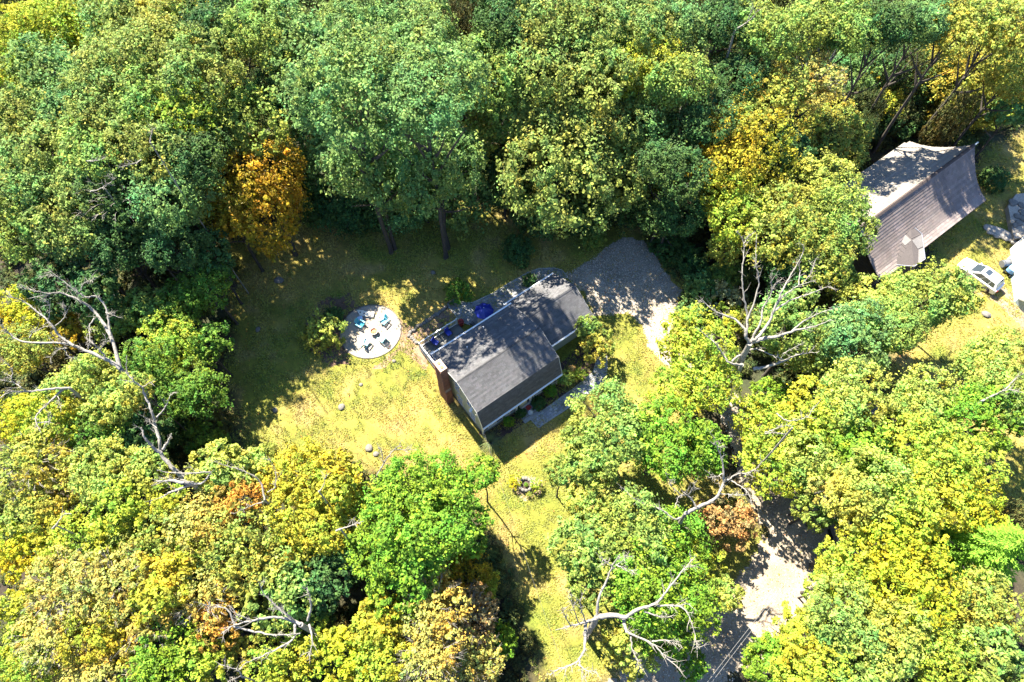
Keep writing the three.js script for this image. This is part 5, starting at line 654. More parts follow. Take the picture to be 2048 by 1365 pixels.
// lower right and bottom centre
for (const a of [
  [1470, 1050, 50, 5, 'russet', 'rusty brown tree beside the sandy lane'], [1430, 1030, 42, 6, 'russet', 'low rusty brown tree at the foot of the forked dead tree'], [1350, 1085, 72, 8, 'green', 'green tree between the two dead trees in the lower middle'], [1270, 1075, 95, 12, 'soft', 'soft green oak above the lower dead tree'], [1170, 1090, 72, 11, 'soft', 'pale green oak along the right side of the lawn strip'], [1400, 1135, 58, 6.5, 'lime', 'yellow green maple bordering the sandy lane on the left'], [1290, 1170, 92, 12, 'green', 'bright green tree behind the limbs of the lower dead tree'], [1370, 1200, 80, 10, 'green', 'bright green tree left of the sunlit bend of the lane'], [1180, 1160, 55, 10, 'soft', 'grey green oak left of the lower dead tree'], [1450, 1185, 42, 6, 'pale', 'pale yellow maple tip leaning over the lane'], [1330, 1260, 62, 9, 'green', 'dark green tree in the shade under the lower dead tree'], [1250, 1300, 60, 8, 'olive', 'olive elm at the foot of the lower dead tree'], [1385, 1330, 36, 6, 'green', 'small green tree standing in the sandy lane at the bottom edge'],
  [1810, 1080, 82, 13, 'yellow', 'bright yellow maple in the lower right wood, upper one'], [1830, 1170, 92, 13, 'yellow', 'bright yellow maple in the lower right wood, biggest one'], [1720, 1085, 60, 11, 'lime', 'lime maple covering the right side of the hidden car by the lane'], [1700, 1150, 72, 11, 'lime', 'lime maple on the right bank of the lane'], [1655, 1175, 40, 7, 'lime', 'small lime maple reaching over the right bank of the lane'], [1995, 1095, 105, 14, 'pine', 'bright green feathery pine on the right edge', { tall: 1.4 }], [1985, 1215, 72, 12, 'olive', 'olive elm on the right edge under the bright pine'], [1690, 1250, 92, 13, 'soft', 'pale green oak at the lower right, below the lime maples'], [1790, 1280, 88, 13, 'pale', 'pale yellowish tree near the bottom edge, right'], [1610, 1265, 62, 9, 'lime', 'lime green maple on the lower right bank of the lane'], [1545, 1330, 62, 9, 'green', 'green tree on the bottom edge right of the lane'], [1630, 1335, 80, 12, 'lime', 'lime green maple on the bottom edge, second right of the lane'], [1740, 1350, 78, 12, 'soft', 'soft green oak on the bottom edge, third right of the lane'], [1880, 1310, 78, 12, 'lime', 'lime maple on the bottom edge, fourth right of the lane'], [1980, 1320, 80, 12, 'soft', 'soft green oak in the bottom right corner'], [1900, 1230, 48, 9, 'olive', 'dark olive elm in the gap between yellow maple and corner trees'],
  [800, 985, 88, 12, 'green', 'bright green maple left of the lawn strip, upper left one'], [890, 980, 82, 10, 'green', 'bright green maple left of the lawn strip, top right one'], [968, 945, 38, 10, 'green', 'small bright green tuft of a tree nearest the stone planter'], [850, 1065, 105, 13, 'green', 'biggest bright green maple left of the lawn strip'], [770, 1090, 78, 12, 'green', 'bright green maple on the left flank of the bright group'], [920, 1055, 66, 9, 'green', 'bright green maple on the right flank of the bright group'], [800, 1160, 75, 11, 'green', 'bright green maple at the lower end of the bright group'], [735, 1010, 48, 10, 'lime', 'yellow green maple between gold and bright green trees'],
  [912, 1140, 64, 5.5, 'gold', 'golden brown maple along the left side of the lawn strip'], [972, 1165, 32, 3.5, 'amber', 'small golden tree at the edge of the lawn strip'], [860, 1215, 78, 10, 'tan', 'tan ash with bare twigs below the bright green group', { twigs: 1 }], [930, 1230, 70, 6, 'russet', 'russet ash with bare twigs beside the lawn strip', { twigs: 1 }], [860, 1310, 72, 10, 'tan', 'tan ash near the bottom edge, left of the lawn strip', { twigs: 1 }], [945, 1320, 68, 6, 'tan', 'tan ash on the bottom edge nearest the lawn strip', { twigs: 1 }], [1000, 1285, 38, 3, 'green', 'low dark green tree on the shaded left side of the lawn strip'], [755, 1250, 62, 10, 'amber', 'amber maple left of the tan ashes'], [765, 1320, 70, 10, 'lime', 'yellow green maple on the bottom edge left of the tan ashes'], [690, 1320, 62, 10, 'yellow', 'yellow maple on the bottom edge, right of the lower left dead tree'], [690, 1115, 40, 9, 'mint', 'small blue green oak left of the bright green group'],
]) tree(...a);
// lower left and left
for (const a of [
  [585, 945, 78, 12, 'amber', 'golden maple at the lower lawn edge, left of the bare branch'], [660, 965, 72, 12, 'amber', 'golden maple at the lower lawn edge, right one'], [610, 1045, 90, 12, 'amber', 'large golden maple below the lower lawn edge'], [690, 1040, 55, 10, 'amber', 'golden maple touching the bright green group'], [475, 1000, 50, 12, 'orange', 'orange maple amid yellow crowns at the lower left'], [440, 945, 70, 12, 'pale', 'pale yellow green tree right of the pale snag'], [520, 925, 48, 11, 'pale', 'small pale tree at the bottom left tip of the lawn'], [400, 1040, 72, 12, 'tan', 'tan ash below the snag and its broken limbs', { twigs: 0 }], [475, 1080, 82, 12, 'olive', 'olive tan elm below the orange maple'], [555, 1130, 60, 11, 'olive', 'dull olive elm between golden maple and green oak'], [560, 1180, 78, 11, 'soft', 'green oak like tree behind the lower left dead tree'], [645, 1165, 60, 10, 'deep', 'dark green tree right of the lower left dead tree'],
  [200, 955, 80, 12, 'pale', 'pale yellow green maple with cauliflower crown at the left'], [295, 945, 50, 11, 'pale', 'small pale maple left of the pale snag foot'], [245, 1015, 62, 12, 'lime', 'lime yellow maple below the pale cauliflower crown'], [330, 1010, 48, 11, 'lime', 'lime yellow maple left of the broken limbs'], [60, 925, 82, 12, 'olive', 'yellow olive elm with bare twigs on the left edge', { twigs: 1 }], [75, 1010, 75, 11, 'olive', 'olive elm on the left edge below the twiggy one'], [130, 1080, 78, 11, 'lime', 'lime maple in the lower left wood, left one'], [215, 1075, 62, 11, 'lime', 'light lime maple in the lower left wood between lime and tan crowns'], [300, 1080, 72, 11, 'olive', 'olive elm in the middle of the lower left wood'], [380, 1115, 62, 11, 'lime', 'lime maple in the middle of the lower left wood'], [30, 1100, 62, 10, 'yellow', 'yellow maple on the left edge of the lower left wood'],
  [125, 1170, 78, 12, 'tan', 'tan ash with bare twigs, leftmost of the pale lower left ashes', { twigs: 1 }], [225, 1170, 82, 12, 'tan', 'tan ash with bare twigs, second of the pale lower left ashes', { twigs: 1 }], [320, 1175, 72, 12, 'amber', 'amber maple among the pale lower left ashes'], [410, 1190, 70, 11, 'tan', 'tan ash with bare twigs right of the amber maple, lower left', { twigs: 1 }], [470, 1150, 60, 11, 'olive', 'olive elm right of the lower left amber maple'], [100, 1265, 80, 11, 'tan', 'tan ash near the bottom left corner', { twigs: 1 }], [200, 1270, 82, 11, 'amber', 'amber maple near the bottom edge, left'], [290, 1250, 62, 11, 'tan', 'tan ash above the green bottom tree, left', { twigs: 1 }], [430, 1255, 48, 10, 'orange', 'small orange brown maple left of the lower left dead tree'], [320, 1325, 88, 11, 'green', 'yellowish green tree on the bottom edge, left'], [400, 1325, 62, 10, 'lime', 'lime maple on the bottom edge right of the green one'], [190, 1345, 72, 10, 'tan', 'tan ash on the bottom edge left of the green tree', { twigs: 1 }], [30, 1220, 55, 10, 'lime', 'lime maple on the left edge near the bottom'], [45, 1335, 78, 10, 'lime', 'lime maple in the bottom left corner'], [480, 1290, 52, 8, 'olive', 'dark olive elm under the lower left dead tree'], [555, 1335, 70, 9, 'lime', 'lime maple on the bottom edge below the lower left dead tree'], [630, 1290, 60, 9, 'lime', 'lime maple right of the lower left dead tree'], [625, 1230, 42, 8, 'deep', 'dark tree at the foot of the lower left dead tree'],
  [35, 620, 58, 11, 'yellow', 'yellow maple on the left edge behind the big dead tree'], [35, 700, 58, 11, 'olive', 'olive elm on the left edge under the big dead tree limbs'], [100, 570, 60, 12, 'deep', 'dark oak behind the tips of the big dead tree'], [180, 570, 60, 12, 'deep', 'dark oak behind the top of the big dead tree'], [130, 660, 42, 9, 'gold', 'small amber tree seen between the limbs of the big dead tree'], [165, 760, 78, 11, 'pale', 'pale yellow green maple right below the big dead tree'], [225, 800, 62, 11, 'pale', 'pale maple left of the thin upper snag'], [100, 830, 72, 11, 'lime', 'lime maple around the second dead tree on the left edge'], [200, 860, 62, 10, 'leaf', 'dark green tree left of the pale snag'], [30, 840, 58, 11, 'yellow', 'yellow olive maple on the left edge above the twiggy elm'], [215, 640, 50, 9, 'soft', 'grey green oak right of the big dead tree'], [290, 620, 52, 9, 'soft', 'grey green oak in the left lawn border'],
  [410, 560, 60, 10, 'leaf', 'dark lime maple beside the shaded lawn, top of the left border'], [365, 600, 52, 9, 'leaf', 'lime maple in the left border below the dark one'], [340, 680, 68, 9, 'lime', 'bright lime maple in the middle of the left border'], [410, 690, 50, 8, 'leaf', 'green maple on the lawn side of the left border'], [290, 730, 62, 10, 'leaf', 'dark leafy maple right of the big dead tree trunk'], [268, 772, 36, 14, 'pale', 'small pale tree hiding the trunk of the big dead tree'], [385, 775, 68, 9, 'leaf', 'dark lime maple on the lower left border of the lawn'], [340, 790, 60, 9, 'leaf', 'green tree behind the thin arms of the pale snag'], [410, 880, 46, 4.5, 'leaf', 'low green bush at the lower left corner of the lawn', { shrub: 1 }], [265, 880, 60, 9, 'deep', 'dark green tree at the left side of the pale snag trunk'],
]) tree(...a);
// shrubs
for (const a of [
  [640, 665, 46, 2.6, 'olive', 'round yellow green shrub with orange tints left of the gravel circle', { shrub: 1, tall: 0.95 }], [668, 632, 22, 1.6, 'deep', 'dark green bush between the yellow shrub and the gravel circle', { shrub: 1 }], [912, 578, 30, 1.2, 'leaf', 'leafy green bush above the stone patio behind the house', { shrub: 1 }], [930, 588, 16, 1.0, 'lime', 'small lime bush at the edge of the stone patio', { shrub: 1 }], [1060, 560, 16, 1.2, 'deep', 'dark bush between the curved back walk and the garage wing', { shrub: 1 }],
  [1017, 844, 13, 1.3, 'green', 'round bright green bush before the left front windows', { shrub: 1 }], [1042, 826, 13, 1.0, 'deep', 'dark bush left of the front landing', { shrub: 1 }], [1078, 806, 16, 1.2, 'deep', 'dark bush right of the front landing', { shrub: 1 }], [1101, 781, 15, 1.4, 'green', 'green bush between landing and paved walk', { shrub: 1 }], [1133, 757, 19, 1.8, 'soft', 'airy green bush at the right front window', { shrub: 1 }], [1157, 749, 16, 1.7, 'lime', 'bright yellow bush at the bend of the front walk', { shrub: 1 }], [1145, 736, 8, 1.2, 'russet', 'small pink brown bush by the garage corner', { shrub: 1 }], [1192, 690, 42, 4.2, 'olive', 'purple brown ornamental tree at the corner of the garage wing'], [1175, 655, 28, 4.0, 'soft', 'small grey green tree against the garage gable'],
  [1029, 964, 16, 1.1, 'yellow', 'yellow bush left of the round stone planter', { shrub: 1 }], [1073, 972, 14, 1.2, 'lime', 'yellow green bush right of the round stone planter', { shrub: 1 }], [1058, 990, 7, 0.6, 'olive', 'little plant at the foot of the round stone planter', { shrub: 1 }], [1052, 970, 5, 0.8, 'green', 'small plant growing inside the round stone planter', { shrub: 1 }],
  [1400, 575, 38, 3.2, 'mint', 'blue green bush on the right border of the gravel pad', { shrub: 1 }], [1385, 620, 30, 2.6, 'mint', 'darker blue green bush at the lower right of the gravel pad', { shrub: 1 }], [1455, 590, 44, 3.0, 'straw', 'straw coloured bush left of the dead tree', { shrub: 1 }], [1450, 545, 40, 3.4, 'soft', 'feathery green bush above the straw coloured one', { shrub: 1 }], [1465, 640, 40, 3.5, 'lime', 'lime bush under the left limbs of the dead tree', { shrub: 1 }], [1535, 650, 32, 3, 'gold', 'orange gold bush behind the fork of the dead tree', { shrub: 1 }], [1565, 630, 28, 3, 'green', 'green bush between the right limbs of the dead tree', { shrub: 1 }], [1035, 500, 34, 2.6, 'deep', 'dark bush in the lawn shade behind the garage', { shrub: 1 }], [1190, 475, 26, 2.2, 'soft', 'sunlit bush at the back corner of the gravel pad', { shrub: 1 }], [1160, 440, 28, 2.4, 'deep', 'dark bush below the overhanging olive oak', { shrub: 1 }], [1340, 490, 40, 3, 'deep', 'dark bush at the upper right of the gravel pad', { shrub: 1 }], [1380, 520, 36, 3, 'deep', 'shaded bush under the lime maple right of the gravel pad', { shrub: 1 }], [350, 860, 40, 3, 'deep', 'dark bush in the hollow beside the pale snag', { shrub: 1 }], [2010, 225, 30, 2, 'lime', 'lit green bush in the shade on the far right', { shrub: 1 }], [1990, 355, 28, 1.8, 'deep', 'dark bush right of the barn roof', { shrub: 1 }], [2030, 1320, 30, 3, 'deep', 'dark bush in the bottom right corner gap', { shrub: 1 }],
]) tree(...a);
{ // arching ornamental grass by the house corner
  const p = at(982, 886, 0.3), t = thing('ornamental_grass', V(p.x, 0, p.z), 0, 'spiky olive green grass clump at the lower corner of the house', 'plant'), R = rng(17), b = new MB();
  for (let i = 0; i < 420; i++) { const a = R() * 6.283, L = 0.7 + 0.75 * R(), h = 0.5 + 0.7 * R(), w = 0.02, d = V(Math.cos(a), 0, Math.sin(a)), s = V(-d.z, 0, d.x), v = 0.6 + 0.8 * R(), col = [v * (R() < 0.2 ? 1.7 : 1), v, v]; let pr = null; for (let k = 0; k <= 4; k++) { const q = k / 4, c = d.clone().multiplyScalar(0.08 + L * q * q * 0.85 + 0.1 * q).setY(h * (1 - Math.pow(1 - q, 2) - 0.55 * q * q * q)), ww = w * (1 - q * 0.85), l = c.clone().addScaledVector(s, ww), r = c.clone().addScaledVector(s, -ww); if (pr) b.quad(pr[0], pr[1], r, l, col); pr = [l, r]; } }
  b.build('blades', new THREE.MeshPhysicalMaterial({ color: C(0.13, 0.17, 0.05), vertexColors: true, side: THREE.DoubleSide, roughness: 0.9, transmission: 0.3, thickness: 0 }), t);
}
for (const [u, v, l, m] of [[1057, 818, 'red flowers in a pot on the left front corner of the landing', 'red'], [1077, 811, 'orange flower pot on the right front corner of the landing', 'terracotta'], [1061, 826, 'small pot of white flowers at the foot of the landing step', 'white']]) {
  const p = at(u, v, 0.3), t = thing('flower_pot', V(p.x, m === 'white' ? 0.03 : 0.23, p.z), 0, l, 'flower pot'); new MB().add(new THREE.LatheGeometry([[0, 0], [0.13, 0], [0.19, 0.28], [0.2, 0.32], [0.16, 0.3], [0, 0.28]].map(([x, y]) => new THREE.Vector2(x, y)), 16)).build('pot', M.terracotta, t);
  const b = new MB(), R = rng(u); for (let i = 0; i < 90; i++) { const a = R() * 6.28, r = 0.24 * Math.sqrt(R()); b.box(Math.cos(a) * r, 0.34 + 0.2 * R() * (1 - r * 2), Math.sin(a) * r, 0.08, 0.01, 0.08, R() * 6, null, R() * 2 - 1); } b.build('flowers', M[m], t);
}
// ------------------------------------------------------------------ dead trees, limb by limb: [r0, r1, h0, h1, u, v, u, v ...]
function deadTree(base, limbs, label, mat = M.deadBark, seed = 1, name = 'dead_tree', twig = 1) {
  const lift = base[2] ?? 2.5, f0 = limbs[0], top0 = f0[3] + lift, g = at(f0[f0.length - 2], f0[f0.length - 1], top0), t = thing(name, V(g.x, 0, g.z), 0, label, 'tree'), R = rng(seed), o = V(g.x, 0, g.z), tw = new MB();
  limbs.forEach((l, n) => {
    let [r0, r1, h0, h1, ...q] = l; r0 *= 0.78; r1 *= 0.7; h0 += lift; h1 += lift; const pts = []; if (n === 0) q = q.slice(-2); const m = q.length / 2; for (let i = 0; i < m; i++) { const f = n === 0 ? 1 : i / Math.max(1, m - 1); pts.push(at(q[i * 2], q[i * 2 + 1], h0 + (h1 - h0) * f + (i && i < m - 1 ? (R() - 0.5) * 0.5 : 0)).sub(o)); }
    if (n === 0) pts.unshift(V(0.25, -0.1, 0.2), V(0.12, top0 * 0.55, 0.25));
    const c = smooth(pts, Math.max(8, m * 5)); for (let i = 1; i < c.length - 1; i++) c[i].add(V((R() - 0.5) * 0.07, (R() - 0.5) * 0.07, (R() - 0.5) * 0.07));
    new MB().tube(c, c.map((_, i) => { const f = i / (c.length - 1); return (r0 + (r1 - r0) * Math.pow(f, 0.8)) * (0.9 + 0.2 * R()); }), 0, r0 > 0.15 ? 9 : 6).build(n === 0 ? 'trunk' : 'limb', mat, t);
    const k = Math.round(c.length * 0.55 * twig); for (let i = 0; i < k; i++) { const f = 0.3 + 0.7 * R(), j = Math.min(c.length - 2, Math.floor(f * (c.length - 1))), d = c[j + 1].clone().sub(c[j]).normalize(), L = (0.35 + 0.9 * R()) * (0.6 + r0), e = c[j].clone().addScaledVector(d, L * 0.6).add(V((R() - 0.5) * L * 1.5, (R() - 0.15) * L, (R() - 0.5) * L * 1.5)); { const md = c[j].clone().lerp(e, 0.5).add(V((R() - 0.5) * 0.12, (R() - 0.5) * 0.12, (R() - 0.5) * 0.12)); tw.tube([c[j], md, e], 0.026, 0.007, 4); for (let b = 0; b < 2; b++) tw.tube([md, md.clone().add(V((R() - 0.5) * L, (R() - 0.2) * L * 0.6, (R() - 0.5) * L))], 0.014, 0.005, 3); } }
  });
  if (tw.p.length) tw.build('twigs', mat, t, 'stuff'); return t;
}
deadTree([300, 800], [[0.34, 0.26, 9, 9.6, 250, 752, 240, 738], [0.24, 0.04, 9.6, 13, 240, 738, 220, 723, 179, 705, 147, 692, 121, 687, 44, 683, 18, 667, 0, 650], [0.15, 0.03, 11.2, 14, 147, 692, 117, 670, 99, 645, 51, 606, 26, 595, 11, 581], [0.22, 0.04, 9.6, 14, 240, 738, 220, 672, 189, 625, 161, 603, 121, 586, 99, 588, 59, 597], [0.07, 0.02, 13.4, 14, 99, 588, 70, 582, 33, 573], [0.14, 0.025, 11.4, 15, 220, 672, 216, 643, 211, 614, 190, 593, 172, 595, 154, 584, 128, 564, 106, 551, 84, 553], [0.06, 0.015, 12.3, 12.8, 211, 625, 222, 629, 231, 632], [0.06, 0.015, 13.5, 14, 161, 581, 168, 566, 187, 560], [0.09, 0.02, 12.2, 11.6, 189, 636, 178, 654, 179, 679, 176, 698], [0.07, 0.015, 12.2, 13, 95, 647, 99, 617, 92, 601], [0.07, 0.015, 11.8, 13, 110, 652, 128, 636, 130, 617, 125, 604], [0.06, 0.03, 11.8, 12.4, 59, 676, 66, 665, 95, 652], [0.06, 0.012, 11.2, 10, 128, 698, 139, 716, 158, 722], [0.06, 0.012, 11.2, 10.2, 135, 696, 114, 701, 99, 720], [0.06, 0.012, 10.8, 11.8, 198, 705, 204, 692, 211, 679], [0.1, 0.03, 10.6, 11.5, 209, 712, 190, 692, 172, 676]], 'big bare dead tree with spreading grey limbs on the left side', M.deadBark, 1, 'dead_tree', 1.6);
deadTree([190, 800], [[0.2, 0.18, 7.5, 8.5, 150, 772, 139, 777], [0.17, 0.05, 8.5, 10.5, 139, 777, 103, 778, 55, 784, 22, 784, -8, 800], [0.1, 0.025, 9.6, 11, 55, 784, 40, 775, 27, 766, -5, 760], [0.08, 0.02, 10, 11.5, 27, 766, 22, 756, 24, 742, 5, 720], [0.15, 0.04, 8.6, 9.6, 130, 776, 110, 793, 84, 819, 70, 837, 79, 861], [0.08, 0.02, 9.2, 9.8, 75, 846, 99, 842, 101, 822], [0.05, 0.012, 9, 9, 115, 793, 119, 802, 119, 811]], 'smaller bare dead tree reaching in from the left edge', M.deadBark, 2);
deadTree([402, 975], [[0.42, 0.36, 5.5, 7, 380, 964, 366, 956], [0.24, 0.04, 7, 14, 366, 956, 341, 932, 322, 907, 319, 885, 311, 855, 304, 826, 289, 789, 284, 775, 264, 760, 253, 742, 253, 712], [0.2, 0.08, 9.2, 11, 322, 907, 308, 897, 289, 877, 282, 855], [0.16, 0.06, 9.2, 10.6, 326, 899, 337, 881, 342, 868], [0.09, 0.015, 10.8, 12.2, 313, 835, 330, 815, 342, 789, 353, 786], [0.06, 0.015, 10.4, 11, 313, 857, 300, 845, 289, 835], [0.05, 0.015, 12.4, 12.8, 284, 775, 294, 769, 304, 764]], 'pale snag with a thick leaning trunk at the lower left of the lawn', M.deadBark, 3, 'dead_tree', 0.6);
deadTree([398, 978], [[0.3, 0.28, 7.5, 9, 390, 972, 385, 968], [0.26, 0.08, 9, 9.8, 385, 968, 366, 966, 340, 962, 312, 963], [0.18, 0.05, 9, 9.6, 381, 970, 355, 980, 335, 988, 319, 997], [0.13, 0.03, 9, 10.2, 385, 968, 403, 967, 415, 955, 419, 945, 388, 947, 337, 945, 313, 941], [0.08, 0.02, 9, 10, 381, 966, 350, 957, 318, 958]], 'broken grey stump crown with short snapped limbs at the foot of the snag', M.deadBark, 4, 'dead_tree', 0.6);
deadTree([1487, 745], [[0.42, 0.34, 7.5, 8.8, 1494, 706, 1500, 688], [0.2, 0.03, 8.8, 11, 1500, 685, 1492, 674, 1490, 660, 1470, 639, 1448, 631, 1429, 622, 1408, 606, 1398, 601], [0.16, 0.03, 9, 14.5, 1492, 674, 1495, 636, 1488, 593, 1485, 552, 1488, 488, 1473, 462], [0.05, 0.015, 13.8, 14.6, 1488, 488, 1494, 477, 1499, 469], [0.12, 0.03, 10, 14.5, 1495, 639, 1508, 606, 1518, 563, 1512, 525, 1514, 468], [0.16, 0.02, 8.8, 12.5, 1503, 682, 1514, 660, 1522, 644, 1527, 614, 1541, 593, 1549, 571, 1564, 559], [0.06, 0.015, 12, 13.5, 1543, 585, 1544, 566, 1541, 547], [0.22, 0.02, 8.8, 14, 1506, 682, 1514, 677, 1535, 650, 1551, 614, 1565, 582, 1584, 547, 1608, 502, 1603, 488], [0.13, 0.02, 10.6, 13, 1554, 609, 1570, 590, 1600, 571, 1633, 560], [0.07, 0.012, 12.3, 13.5, 1607, 566, 1622, 547, 1631, 517], [0.07, 0.02, 12.3, 13.2, 1598, 571, 1600, 538, 1592, 525], [0.13, 0.02, 10.4, 12.5, 1549, 622, 1579, 603, 1622, 587, 1652, 575, 1667, 578], [0.27, 0.03, 8.8, 11, 1503, 685, 1530, 677, 1557, 673, 1595, 660, 1633, 652, 1663, 639], [0.11, 0.02, 9.8, 11, 1584, 663, 1611, 641, 1652, 622, 1676, 614]], 'large forked dead tree with long bare limbs right of the gravel pad', M.deadBark, 5);
deadTree([1480, 760], [[0.3, 0.24, 5, 6.5, 1480, 742, 1484, 730], [0.22, 0.03, 6.5, 9, 1507, 739, 1541, 732, 1570, 721, 1600, 709, 1636, 705], [0.16, 0.03, 6.5, 9, 1484, 730, 1459, 726, 1448, 712, 1432, 688, 1419, 677, 1392, 655], [0.14, 0.06, 6.6, 8, 1459, 726, 1486, 707, 1511, 698, 1535, 707, 1568, 720], [0.07, 0.015, 7.4, 9, 1565, 709, 1590, 695, 1608, 686]], 'lower dead tree with two bare arms just below the large forked one', M.deadBark, 6);
deadTree([1370, 1050], [[0.26, 0.2, 6, 7.5, 1372, 1034, 1372, 1027], [0.2, 0.11, 7.5, 10, 1372, 1027, 1402, 1012, 1432, 997, 1447, 967, 1455, 959], [0.12, 0.02, 10, 13, 1447, 963, 1445, 925, 1434, 892, 1426, 873], [0.06, 0.02, 10.6, 11, 1445, 948, 1430, 955, 1413, 954], [0.09, 0.02, 10, 12, 1455, 961, 1477, 948, 1504, 944, 1530, 918], [0.08, 0.015, 10, 10.6, 1462, 961, 1492, 982, 1508, 1016], [0.05, 0.02, 9.4, 9.8, 1440, 988, 1470, 990, 1496, 990], [0.12, 0.02, 7.5, 9.6, 1360, 1036, 1349, 1039, 1323, 1020, 1289, 1008, 1266, 997, 1247, 978], [0.1, 0.03, 8, 10, 1391, 1012, 1377, 993, 1360, 993, 1349, 1016], [0.07, 0.015, 9, 11.5, 1364, 991, 1345, 975, 1336, 956], [0.06, 0.015, 9, 11, 1379, 990, 1387, 975, 1387, 967]], 'twisted white dead tree among green crowns right of the front lawn', M.deadBark, 7);
deadTree([1182, 1256], [[0.34, 0.28, 7, 8.5, 1190, 1242, 1194, 1235], [0.15, 0.05, 8.5, 12, 1194, 1235, 1198, 1197, 1213, 1163, 1225, 1133, 1240, 1110], [0.06, 0.015, 11.2, 12.4, 1225, 1133, 1212, 1124, 1198, 1114], [0.07, 0.015, 11.2, 11.6, 1232, 1131, 1251, 1137, 1270, 1144], [0.06, 0.015, 11.2, 12.2, 1236, 1129, 1248, 1120, 1255, 1110], [0.26, 0.03, 8.5, 12, 1194, 1235, 1225, 1231, 1251, 1235, 1270, 1222, 1311, 1208, 1334, 1182, 1364, 1144, 1387, 1118], [0.1, 0.02, 10.2, 11.6, 1315, 1212, 1349, 1212, 1383, 1208], [0.09, 0.015, 10.2, 10.6, 1326, 1212, 1364, 1216, 1383, 1246, 1394, 1288, 1400, 1299], [0.09, 0.02, 9.8, 10.6, 1289, 1224, 1326, 1235, 1353, 1231], [0.18, 0.03, 8.7, 9.6, 1247, 1238, 1251, 1258, 1262, 1269, 1304, 1288, 1334, 1318, 1357, 1337], [0.09, 0.02, 9.1, 8.6, 1262, 1273, 1266, 1303, 1281, 1337], [0.08, 0.015, 9.3, 10, 1304, 1284, 1334, 1282, 1364, 1293], [0.16, 0.03, 8.5, 9.6, 1191, 1239, 1168, 1246, 1138, 1254, 1111, 1261], [0.07, 0.015, 9.2, 11.4, 1142, 1252, 1130, 1232, 1123, 1212], [0.07, 0.015, 9, 11.6, 1157, 1246, 1148, 1220, 1142, 1190], [0.07, 0.015, 8.9, 12, 1172, 1246, 1160, 1208, 1172, 1175], [0.17, 0.04, 8.5, 8.8, 1172, 1246, 1170, 1284, 1168, 1303, 1153, 1325, 1115, 1341, 1100, 1352], [0.07, 0.02, 8.7, 8.6, 1158, 1322, 1165, 1345, 1172, 1363], [0.08, 0.02, 8.7, 9.2, 1157, 1330, 1175, 1342, 1194, 1344]], 'large white dead tree sprawling beside the lawn strip at the bottom', M.deadBark, 8);
deadTree([672, 1270], [[0.3, 0.26, 7.4, 8.6, 633, 1257, 601, 1250], [0.17, 0.03, 8.6, 10, 601, 1250, 561, 1235, 505, 1242, 466, 1253, 441, 1269], [0.11, 0.02, 9.6, 11, 469, 1250, 455, 1221, 430, 1214, 412, 1212], [0.08, 0.02, 9.3, 10.4, 505, 1242, 480, 1232, 458, 1219], [0.11, 0.06, 9.5, 8.6, 466, 1253, 508, 1264, 554, 1271, 600, 1268], [0.13, 0.02, 8.6, 11.6, 593, 1246, 561, 1221, 529, 1189, 515, 1161], [0.13, 0.02, 8.6, 11.6, 615, 1242, 622, 1210, 618, 1190, 611, 1175], [0.06, 0.015, 8.8, 10.8, 589, 1243, 570, 1225, 556, 1207], [0.15, 0.03, 8.6, 9.4, 590, 1250, 586, 1278, 554, 1299, 515, 1317, 483, 1331], [0.11, 0.02, 8.6, 9, 618, 1250, 624, 1282, 618, 1312]], 'grey dead tree with radiating limbs over the lower left wood', M.deadBark, 9);
deadTree([505, 1375], [[0.12, 0.08, 6, 8, 487, 1372, 484, 1355], [0.09, 0.02, 8, 9, 484, 1355, 476, 1342, 446, 1331], [0.06, 0.015, 8, 8.5, 484, 1352, 470, 1358, 455, 1364]], 'thin bare dead branch tree on the bottom edge, lower left', M.deadBark, 10);
deadTree([738, 985], [[0.14, 0.1, 7, 8.2, 746, 962, 754, 951], [0.1, 0.025, 8.2, 10, 754, 951, 767, 928, 786, 901, 801, 891], [0.05, 0.012, 8.8, 9.6, 767, 928, 764, 910, 760, 895], [0.05, 0.015, 9.6, 9.8, 789, 899, 812, 900, 836, 901]], 'bare forked branch sticking out over the lower lawn edge', M.greyBark, 11);
deadTree([540, 1035], [[0.16, 0.12, 8, 9.6, 532, 1014, 529, 1001], [0.11, 0.025, 9.6, 12, 529, 1001, 522, 969, 497, 947, 448, 931, 423, 921], [0.08, 0.015, 9.8, 12, 535, 985, 551, 972, 547, 933, 529, 915], [0.08, 0.02, 9.6, 10.4, 526, 1004, 496, 1015, 466, 1029]], 'thin curved bare tree rising among orange and golden crowns', M.greyBark, 12);
deadTree([660, 1010], [[0.1, 0.09, 8, 11.2, 645, 985, 637, 983], [0.08, 0.02, 11.2, 12.4, 637, 985, 646, 972, 650, 955]], 'short bare spike poking out of the golden maples', M.deadBark, 13, 'dead_tree', 0.4);
deadTree([700, 1075], [[0.14, 0.1, 8, 10, 690, 1062, 680, 1058], [0.1, 0.02, 10, 11, 672, 1062, 690, 1056, 708, 1050, 728, 1043], [0.05, 0.015, 10.4, 11, 705, 1052, 706, 1044, 706, 1040]], 'short bare limb between the golden maples and the bright green group', M.deadBark, 14, 'dead_tree', 0.4);
deadTree([1368, 240], [[0.5, 0.42, 6, 9, 1376, 180, 1380, 162], [0.32, 0.1, 9, 16, 1384, 160, 1420, 110, 1431, 78, 1436, 50], [0.2, 0.06, 9, 13, 1376, 160, 1382, 120, 1400, 60], [0.1, 0.03, 9.5, 10.5, 1376, 135, 1362, 126, 1356, 124]], 'grey forked limbs showing in the dark gap of the upper right wood', M.greyBark, 15, 'dead_tree', 0.3);
